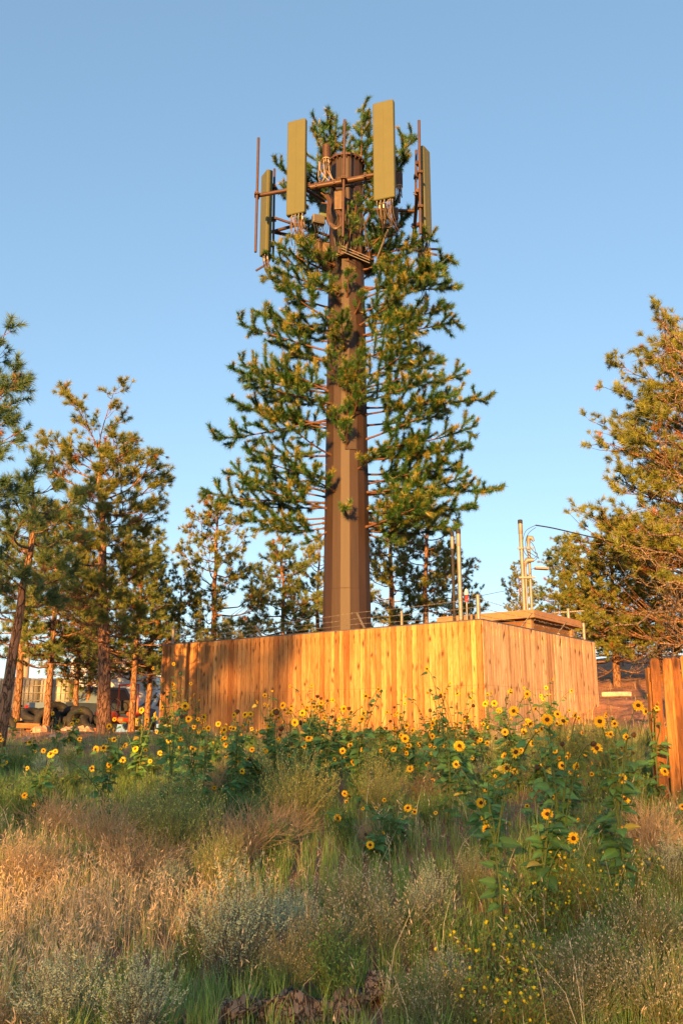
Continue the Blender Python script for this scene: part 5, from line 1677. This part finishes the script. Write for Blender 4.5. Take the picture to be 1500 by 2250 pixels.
# ---------------------------------------------------------------- shrubs and weeds
def bush(seed, h, spread, nst, sub_, leafL, leafw, leafn, c0, c1, stemc, tipkind=None, tipc=None, up=.35, stem_r=.003, curve=.2, twig=.25):
    """stems fan out from the base, branch, and carry small leaves"""
    r = np.random.default_rng(seed); g = Geo()
    LP, LD, TP, TD = [], [], [], []
    for k in range(nst):
        a = r.uniform(0, 6.283); s = spread * r.random() ** .6; b = np.array([math.cos(a), math.sin(a), 0]) * s * .25 * r.random()
        hh = h * r.uniform(.6, 1.08) * (1 - .3 * (s / max(spread, .01)) ** 2)
        e = np.array([math.cos(a) * s, math.sin(a) * s, hh])
        q = np.linspace(0, 1, 6)[:, None]
        pts = b + (e - b) * q + UP * 0 + np.array([math.cos(a), math.sin(a), 0]) * curve * s * (-np.sin(q * 3.14)) * .5 + r.normal(size=(6, 3)) * .02 * h * q
        tube(g, pts, np.interp(q[:, 0], [0, 1], [stem_r, stem_r * .4]), 3, stemc, cap=False)
        segs = [pts]
        for j in range(sub_):
            f = r.uniform(.25, .95); x = f * 5; i = min(int(x), 4); sb = pts[i] + (pts[i + 1] - pts[i]) * (x - i)
            d = norm(norm(pts[-1] - pts[0]) * (up + .5) + r.normal(size=3) * .55 + UP * up)
            l2 = h * twig * r.uniform(.5, 1.2)
            p2 = sb + d * l2 * np.linspace(0, 1, 3)[:, None] + UP * .08 * l2 * np.array([0, 0, 1])[:, None]
            tube(g, p2, stem_r * .45, 3, stemc, cap=False); segs.append(p2)
        for p2 in segs:
            L = np.linalg.norm(np.diff(p2, axis=0), axis=1).sum(); n = max(1, int(leafn * L / h / (1 + sub_ * twig)))
            f = r.uniform(.12, 1, n); x = f * (len(p2) - 1); i = np.minimum(x.astype(int), len(p2) - 2)
            LP.append(p2[i] + (p2[i + 1] - p2[i]) * (x - i)[:, None]); LD.append(norm(norm(p2[-1] - p2[0]) * .8 + r.normal(size=(n, 3)) * .7))
            TP.append(p2[-1]); TD.append(norm(p2[-1] - p2[-2]))
    LP, LD = np.concatenate(LP), np.concatenate(LD); n = len(LP)
    hu = r.random((n, 1)); c = (np.array(c0) * (1 - hu) + np.array(c1) * hu) * r.uniform(.8, 1.2, (n, 1))
    blades(g, LP, LD, leafL * r.uniform(.6, 1.3, n), leafw, c)
    TP, TD = np.array(TP), np.array(TD)
    if tipkind == 'seed':          # slim pale seed heads in bunches
        for _ in range(2):
            P_ = TP + r.normal(size=TP.shape) * .012; D = norm(TD + r.normal(size=TD.shape) * .45 + UP * .3)
            cc = np.array(tipc) * r.uniform(.7, 1.3, (len(TP), 1)); blades(g, P_, D, r.uniform(.010, .02, len(TP)), .0065, cc)
    if tipkind == 'flower':
        I = r.random(len(TP)) < .45; Q = TP[I]
        for p in Q[:90]:
            k = r.random(); c_ = tipc if k < .5 else (.16, .28, .05)
            tube(g, [p - UP * .008, p, p + UP * .008], [.006, .009, .003], 5, c_)
            if k < .35:
                m_ = 8; a = np.arange(m_) * 6.283 / m_; D = np.stack([np.cos(a), np.sin(a), .3 + 0 * a], 1); blades(g, np.repeat(p[None], m_, 0), norm(D), .014, .006, tipc)
    if tipkind == 'spike':         # upright plumes
        for p, d in zip(TP, TD):
            n_ = 14; f = r.random(n_)[:, None]; B = p + d * .09 * f; blades(g, B, norm(r.normal(size=(n_, 3)) + d * .8), .012, .007, np.array(tipc) * r.uniform(.7, 1.3, (n_, 1)))
    return g

SAGE = ((.36, .44, .29), (.56, .62, .42))
KINDS_ = {
 'sagebrush': [bush(300 + k, .62, .26, 60, 5, .013, .006, 85, *SAGE, (.22, .19, .13), 'spike', (.52, .56, .32), .7, .0035, .1, .22) for k in range(3)],
 'seedbush': [bush(310 + k, .5, .42, 46, 9, .016, .004, 26, (.24, .36, .15), (.46, .55, .28), (.26, .26, .12), 'seed', (.60, .50, .31), .35, .0025, .2, .3) for k in range(4)],
 'gumweed': [bush(320 + k, .48, .28, 26, 5, .030, .011, 34, (.09, .20, .04), (.20, .34, .07), (.30, .24, .10), 'flower', (.85, .68, .02), .6, .0032, .1, .28) for k in range(3)],
 'rabbitbrush': [bush(330 + k, .75, .45, 70, 8, .022, .006, 75, (.24, .34, .07), (.52, .60, .13), (.34, .30, .12), 'seed', (.75, .68, .20), .55, .003, .15, .26) for k in range(2)],
 'tumbleweed': [bush(340 + k, .5, .48, 50, 13, .012, .002, 6, (.44, .32, .17), (.58, .44, .25), (.5, .36, .2), None, None, .1, .0026, .3, .42) for k in range(3)],
 'greenweed': [bush(350 + k, .45, .22, 26, 6, .028, .007, 42, (.10, .24, .045), (.23, .40, .10), (.13, .17, .06), None, None, .8, .003, .1, .28) for k in range(3)],
 'leafyweed': [bush(360 + k, .38, .3, 18, 5, .05, .022, 16, (.08, .17, .045), (.18, .28, .07), (.16, .17, .06), None, None, .6, .003, .1, .3) for k in range(2)],
 'mustard': [bush(370 + k, .8, .35, 22, 9, .022, .005, 30, (.14, .26, .07), (.25, .36, .11), (.18, .2, .09), None, None, .5, .003, .1, .35) for k in range(2)],
}
MESHES = {}
TMPL = {k: [g.merged() for g in v] for k, v in KINDS_.items()}
def mesh_of(kind, v):
    v %= len(KINDS_[kind])
    if (kind, v) not in MESHES: MESHES[(kind, v)] = KINDS_[kind][v].mesh(kind, M_GRASS)
    return MESHES[(kind, v)]

def shrub(name, cat, kind, v, px, py, height, label, group=None, wide=1.0):
    """px, py: where its foot stands on the ground"""
    b = G(px, py); nat = {'sagebrush': .7, 'seedbush': .55, 'gumweed': .52, 'rabbitbrush': .8, 'tumbleweed': .5, 'greenweed': .5, 'leafyweed': .4, 'mustard': .85}[kind]
    o = obj(name, mesh_of(kind, v), loc=b, rot=(0, 0, random.uniform(0, 6)))
    s = height / nat; o.scale = (s * wide, s * wide, s)
    tag(o, label, cat, group)
GSB = 'silvery sagebrush plants'
shrub('sagebrush', 'sagebrush', 'sagebrush', 0, 500, 2190, .74, 'big silvery green sagebrush with upright plumes, left of the log at the bottom', GSB, 1.0)
shrub('sagebrush', 'sagebrush', 'sagebrush', 1, 120, 2330, .50, 'dull silver sagebrush spreading along the bottom left edge', GSB, 1.3)
shrub('sagebrush', 'sagebrush', 'sagebrush', 2, 290, 2330, .46, 'low silver sagebrush at the bottom between the left edge and the large sagebrush', GSB, 1.2)
shrub('sagebrush', 'sagebrush', 'sagebrush', 1, 945, 2060, .50, 'narrow pale sagebrush standing at the right edge of the tan seed bushes', GSB, .9)
shrub('sagebrush', 'sagebrush', 'sagebrush', 2, 370, 1990, .34, 'small grey sagebrush in front of the yellow green bush', GSB, 1.1)
shrub('sagebrush', 'sagebrush', 'sagebrush', 0, 620, 2080, .38, 'small sagebrush between the big sagebrush and the tan seed bushes', GSB, 1.1)
GRB = 'yellow green bushes'
shrub('rabbitbrush', 'bush', 'rabbitbrush', 0, 385, 1915, .88, 'round yellow green bush at the left centre, rising out of dry grass', GRB, .95)
shrub('rabbitbrush', 'bush', 'rabbitbrush', 1, 650, 1830, .85, 'tall wispy yellow green bush in front of the middle of the fence', GRB, .95)
shrub('rabbitbrush', 'bush', 'rabbitbrush', 0, 835, 1800, .62, 'yellow green bush below the brightly lit fence boards', GRB, .9)
shrub('rabbitbrush', 'bush', 'rabbitbrush', 1, 475, 1960, .5, 'smaller green bush right of the round yellow green bush', GRB, .9)
GTB = 'tan seed-headed bushes'
for i, (px, py, h, lab) in enumerate(((700, 2150, .52, 'tan seed bush right of the big sagebrush'), (850, 2130, .56, 'largest tan seed bush in the bottom centre'), (790, 2050, .5, 'pinkish tan seed bush behind the bottom centre ones'),
    (930, 2290, .42, 'tan seed bush at the bottom edge right of the log'), (1330, 2230, .52, 'tan seed bush at the bottom right before the yellow-flowered weeds'), (1440, 2130, .5, 'tan seed bush at the right edge low down'),
    (1460, 2290, .5, 'tan seed bush in the bottom right corner'), (1250, 2300, .45, 'tan seed bush at the bottom left of the corner one'), (1040, 1960, .32, 'little tan seed bush on the bare red soil patch'), (640, 2200, .4, 'thin tan seed bush between the big sagebrush and the log'), (1010, 2300, .42, 'tan seed bush at the bottom edge below the green weeds'), (560, 2050, .3, 'low tan seed bush behind the big sagebrush'))):
    shrub('seed_bush', 'bush', 'seedbush', i, px, py, h, lab, GTB, 1.0)
GGW = 'weeds with small yellow flower heads'
for i, (px, py, h, lab) in enumerate(((1080, 2200, .5, 'yellow-flowered green weed in the lower right centre'), (1180, 2230, .48, 'yellow-flowered green weed right beside the lower centre one'), (1050, 2300, .46, 'yellow-flowered weed at the very bottom right of centre'),
    (1150, 2310, .45, 'reddish-leaved yellow-flowered weed at the bottom edge'), (1240, 2020, .55, 'upright weed with round green buds below the lowest sunflowers'), (1310, 2060, .46, 'yellow-flowered weed right of the round-budded one'), (1190, 2080, .45, 'yellow-flowered weed left of the round-budded one'), (500, 2010, .3, 'small yellow-tipped weed behind the big sagebrush'), (1395, 1985, .45, 'yellow-tipped weed below the weathered fence'))):
    shrub('gumweed', 'weed', 'gumweed', i, px, py, h, lab, GGW)
GTW = 'wiry brown tumbleweeds'
for i, (px, py, h, lab) in enumerate(((240, 1890, .5, 'wiry brown tumbleweed at the left above the golden grass'), (540, 1900, .5, 'wiry brown tumbleweed right of the yellow green bush'), (120, 1850, .42, 'wiry brown tumbleweed nearest the left edge'), (620, 1870, .42, 'tangled brown tumbleweed before the fence middle'), (60, 1960, .4, 'low wiry tumbleweed at the left edge in golden grass'), (1440, 1900, .5, 'pale dry tumbleweed at the foot of the weathered fence'), (310, 1960, .45, 'brown tumbleweed left of the yellow green bush'))):
    shrub('tumbleweed', 'tumbleweed', 'tumbleweed', i, px, py, h, lab, GTW, 1.1)
GMS = 'tall feathery green weeds by the fence'
for i, (px, py, h, lab) in enumerate(((1330, 1720, .95, 'feathery green weed between the two fences'), (1250, 1690, .9, 'feathery green weed before the far part of the pale fence side'), (1200, 1700, .8, 'feathery green weed left of the other feathery weeds'), (1385, 1740, .8, 'feathery green weed close to the weathered fence'), (1405, 1860, .6, 'feathery weed at the weathered fence foot'))):
    shrub('feathery_weed', 'weed', 'mustard', i, px, py, h, lab, GMS)

# understory that nobody could count
def band_points(n, y0, y1, power=1.0):
    Y = y0 + (y1 - y0) * rng.random(n) ** power
    X = (rng.random(n) * 2 - 1) * (Y * .43 + .6)
    return X, Y
def blob(px, py, cx, cy, sx, sy): return np.exp(-((px - cx) / sx) ** 2 - ((py - cy) / sy) ** 2)
def zone_fields(X, Y):
    Z = ground_z(X, Y); px, py = pix(np.stack([X, Y, Z], -1))
    nz = .5 + .5 * np.sin(X * 2.3 + 1.7 * np.sin(Y * 1.1)) * np.cos(Y * 1.9 + X)
    n2 = .5 + .5 * np.sin(X * 6.1 + 2.3 * np.sin(Y * 4.3 + X)) * np.sin(Y * 5.3 + 1.9 * np.cos(X * 3.7))
    straw = 1.0 * blob(px, py, 40, 2110, 270, 150) + .55 * blob(px, py, 330, 2010, 240, 100) + .35 * blob(px, py, 560, 1940, 200, 60) + .3 * blob(px, py, 860, 1860, 120, 40) + .15 * blob(px, py, 700, 2050, 200, 60) + .3 * blob(px, py, 30, 1950, 200, 80) + .55 * blob(px, py, 1440, 1900, 80, 80) + .05 * blob(px, py, 1350, 2150, 200, 150)
    green = .7 * blob(px, py, 120, 1780, 300, 80) + .5 * blob(px, py, 500, 1860, 200, 60) + .4 * blob(px, py, 300, 2200, 300, 60) + 1.1 * blob(px, py, 1130, 2100, 330, 170) + .6 * blob(px, py, 1300, 1990, 200, 90) + .5 * blob(px, py, 700, 1790, 300, 60) + .8 * blob(px, py, 1350, 1720, 150, 70) + .4 * blob(px, py, 300, 2300, 400, 80)
    bare = .95 * blob(px, py, 1190, 1790, 130, 70) + .9 * blob(px, py, 1000, 1990, 90, 45) + .7 * blob(px, py, 620, 1895, 70, 18) + .95 * blob(px, py, 200, 1650, 240, 22) + .6 * blob(px, py, 950, 2260, 60, 40) + 1.0 * blob(px, py, 1380, 1545, 120, 45) + .5 * blob(px, py, 1040, 1920, 100, 30)
    straw = straw * (.12 + .85 * n2)
    green = green + .45 * blob(px, py, 700, 2250, 400, 90) + .4 * blob(px, py, 700, 1960, 300, 60)
    clear = .9 * blob(px, py, 500, 2160, 110, 45) + 1.0 * blob(px, py, 640, 2262, 170, 42) + .9 * blob(px, py, 810, 2230, 60, 40) + .7 * blob(px, py, 385, 1905, 90, 25)
    return px, py, straw, green, np.clip(bare + clear, 0, 1), nz * .5 + n2 * .5
NEARB = (4.6, 19.5)
def grass(name, n, hmin, hmax, w, c0, c1, wfun, power, label, seedhead=None, y=(4.6, 19.5), lean=.35):
    X, Y = band_points(n, y[0], y[1], power)
    px, py, st, gr, ba, nz = zone_fields(X, Y)
    keep = rng.random(n) < np.clip(wfun(px, py, st, gr, ba, nz), 0, 1)
    X, Y = X[keep], Y[keep]
    # tuft: pull points towards clump centres
    k = np.floor(X * 5) * 7.3 + np.floor(Y * 5) * 3.1
    X = X + .25 * (np.floor(X * 5) / 5 + .1 + .06 * np.sin(k) - X); Y = Y + .25 * (np.floor(Y * 5) / 5 + .1 + .06 * np.cos(k * 1.7) - Y)
    n = len(X); Z = ground_z(X, Y) - .01
    hh = (hmin + (hmax - hmin) * rng.random(n) ** 1.4) * (.8 + .4 * np.sin(k * .7))
    a = rng.random(n) * 6.283; ln = lean * rng.random(n) * hh
    dv = np.stack([np.cos(a) * ln, np.sin(a) * ln, 0 * a], 1)
    B = np.stack([X, Y, Z], 1); sa = rng.random(n) * 6.283
    s = np.stack([np.cos(sa), np.sin(sa), 0 * sa], 1) * (w * (.7 + .6 * rng.random(n)))[:, None]
    H = np.stack([0 * hh, 0 * hh, hh], 1)
    V = np.stack([B - s / 2, B + s / 2, B + H * .5 + dv * .3 + s * .4, B + H * .5 + dv * .3 - s * .4, B + H * .97 + dv * 1.1], 1)
    hu = rng.random((n, 1)); c = (np.array(c0) * (1 - hu) + np.array(c1) * hu) * (.8 + .4 * rng.random((n, 1)))
    g = Geo(); i = np.arange(n) * 5
    g.add(V.reshape(-1, 3), np.stack([i, i + 1, i + 2, i + 3], 1), np.repeat(c, 5, 0))
    g.F.append(np.stack([i + 3, i + 2, i + 4], 1)); g.M.append(np.zeros(n, int))
    if seedhead is not None:
        I = rng.random(n) < seedhead[0]; T = V[I, 4]; m_ = len(T)
        for q in range(seedhead[2]):
            D = norm(dv[I] * 1.5 + H[I] * .6 + rng.normal(size=(m_, 3)) * .10)
            blades(g, T - H[I] * .06 * q + rng.normal(size=(m_, 3)) * .006, D, .03 + .02 * rng.random(m_), .0065, np.array(seedhead[1]) * (.75 + .5 * rng.random((m_, 1))))
    tag(obj(name, g.mesh(name, M_GRASS)), label, 'grass', kind='stuff')

grass('dry_grass', 230000, .10, .38, .0042, (.50, .38, .19), (.70, .56, .30), lambda px, py, st, gr, ba, nz: (.02 + 1.1 * st + .08 * nz - .45 * gr) * (1 - .93 * ba), 1.25, 'golden dry grass covering the meadow', (.38, (.76, .56, .33), 4))
grass('green_grass', 250000, .08, .27, .005, (.13, .27, .05), (.36, .50, .14), lambda px, py, st, gr, ba, nz: (.34 + .8 * gr + .22 * (1 - nz) - .55 * st) * (1 - .93 * ba), 1.2, 'green grass and weeds covering the meadow')
grass('grey_grass', 110000, .06, .22, .006, (.26, .23, .12), (.42, .36, .20), lambda px, py, st, gr, ba, nz: (.55 + .2 * nz) * (1 - .75 * ba), 1.2, 'short dull litter and dry stalks near the soil', None, lean=1.2)
grass('dry_grass', 30000, .12, .4, .012, (.30, .22, .11), (.48, .36, .2), lambda px, py, st, gr, ba, nz: (.3 + .4 * (np.sin(px * .02) > 0)) * np.where((px < 350) | (px > 1300), .07, 1), 1, 'dry grass on the ground round and beyond the compound', None, y=(19.5, 36))

grass('tall_stalks', 800, .38, .72, .0042, (.62, .52, .32), (.80, .70, .46), lambda px, py, st, gr, ba, nz: .3 + .4 * nz, 1, 'tall bent pale dry stalks standing above the grass', (.6, (.66, .52, .32), 7), y=(4.8, 9.5), lean=.7)

def understory(name, kind, n, smin, smax, wfun, label, power=1.15, y=(4.7, 18.8)):
    X, Y = band_points(n, y[0], y[1], power)
    px, py, st, gr, ba, nz = zone_fields(X, Y)
    keep = rng.random(n) < np.clip(wfun(px, py, st, gr, ba, nz), 0, 1); X, Y = X[keep], Y[keep]
    g = Geo()
    for v, t in enumerate(TMPL[kind]):
        I = np.arange(v, len(X), len(TMPL[kind])); m_ = len(I)
        if not m_: continue
        g.inst(t, np.stack([X[I], Y[I], ground_z(X[I], Y[I]) - .02], 1), rng.random(m_) * 6.283, rng.uniform(smin, smax, m_), rng.normal(size=(m_, 2)) * .1, rng.uniform(.75, 1.25, (m_, 1)) * np.array([[1, 1, 1]]))
    tag(obj(name, g.mesh(name, M_GRASS)), label, 'ground cover', kind='stuff')
understory('green_weeds', 'greenweed', 380, .5, 1.0, lambda px, py, st, gr, ba, nz: (.12 + .9 * gr - .7 * st) * (1 - ba), 'low green weeds filling the meadow')
understory('leafy_weeds', 'leafyweed', 300, .5, 1.1, lambda px, py, st, gr, ba, nz: (.15 + .4 * gr + .9 * blob(px, py, 700, 1740, 700, 70) - .6 * st) * (1 - ba), 'broad-leaved low weeds under the sunflowers')
understory('dry_weeds', 'tumbleweed', 120, .35, .8, lambda px, py, st, gr, ba, nz: (.12 + .5 * st - .2 * gr) * (1 - .8 * ba), 'wiry dry weeds filling the meadow')
understory('grey_weeds', 'sagebrush', 120, .35, .7, lambda px, py, st, gr, ba, nz: (.7 * blob(px, py, 250, 2280, 400, 110) + .6 * blob(px, py, 850, 2060, 220, 90) + .08) * (1 - ba), 'low grey green sage filling the meadow')
understory('seed_weeds', 'seedbush', 110, .45, .8, lambda px, py, st, gr, ba, nz: (.8 * blob(px, py, 820, 2120, 260, 130) + .35 * blob(px, py, 1400, 2180, 160, 140) + .05) * (1 - ba), 'low seed-headed weeds filling the meadow')

# tufts, dead branches and stones at the edge of the bank
def log():
    o = thing('fallen_log', 'weathered grey brown rotten log with a jagged broken end lying at the bottom edge', 'log', G(640, 2235))
    org = np.array(o.location); r = np.random.default_rng(2)
    A = [G(490, 2262), G(560, 2240), G(640, 2246), G(735, 2248), G(790, 2222), G(842, 2185)]
    A = np.array(A) - org + UP * .05
    t = np.linspace(0, 1, 24); Q = np.stack([np.interp(t * 5, range(6), A[:, i]) for i in range(3)], 1)
    for _ in range(2): Q[1:-1] = (Q[:-2] + 2 * Q[1:-1] + Q[2:]) / 4
    g = Geo(); n = 16; V = []
    for i, p in enumerate(Q):
        rad = .065 + .02 * math.sin(i * .9) - .02 * abs(t[i] - .4)
        u, w = frame(Q[min(i + 1, 23)] - Q[max(i - 1, 0)])
        for j in range(n):
            a = j / n * 6.283; q = 1 + .28 * math.sin(a * 3 + i * .25) + .2 * r.normal() + .25 * math.sin(a * 7 + i * .6)
            V.append(p + rad * q * (u * math.cos(a) + w * math.sin(a)))
    cc = np.array([(.22, .16, .12) if r.random() < .5 else (.10, .06, .04) for _ in V]) * r.uniform(.7, 1.3, (len(V), 1))
    g.add(V, [[i * n + j, i * n + (j + 1) % n, (i + 1) * n + (j + 1) % n, (i + 1) * n + j] for i in range(23) for j in range(n)], cc)
    g.add(V[:n], np.arange(n)[::-1], (.1, .06, .04)); g.add(V[-n:], np.arange(n), (.1, .06, .04))
    obj('trunk', g.mesh('trunk', M_DEADBARK, True), o)
    g = Geo(); b = G(605, 2236) - org
    for k in range(26):
        a = b + np.array([r.normal() * .06, r.normal() * .035, 0]); L = r.uniform(.03, .08); d = norm(np.array([r.normal() * .4, r.normal() * .3, 1.0]))
        c = np.array([.16, .08, .045]) * r.uniform(.4, 1.3)
        box(g, a + d * L * .5, (.02 + .02 * r.random(), .012, L), *(lambda f: (f[0], f[1], d))(frame(d)), c=c)
        tube(g, [a, a + d * L, a + d * (L + .03)], [.022, .012, .003], 5, c)
    obj('broken_end', g.mesh('broken_end', M_ATTR), o)
log()
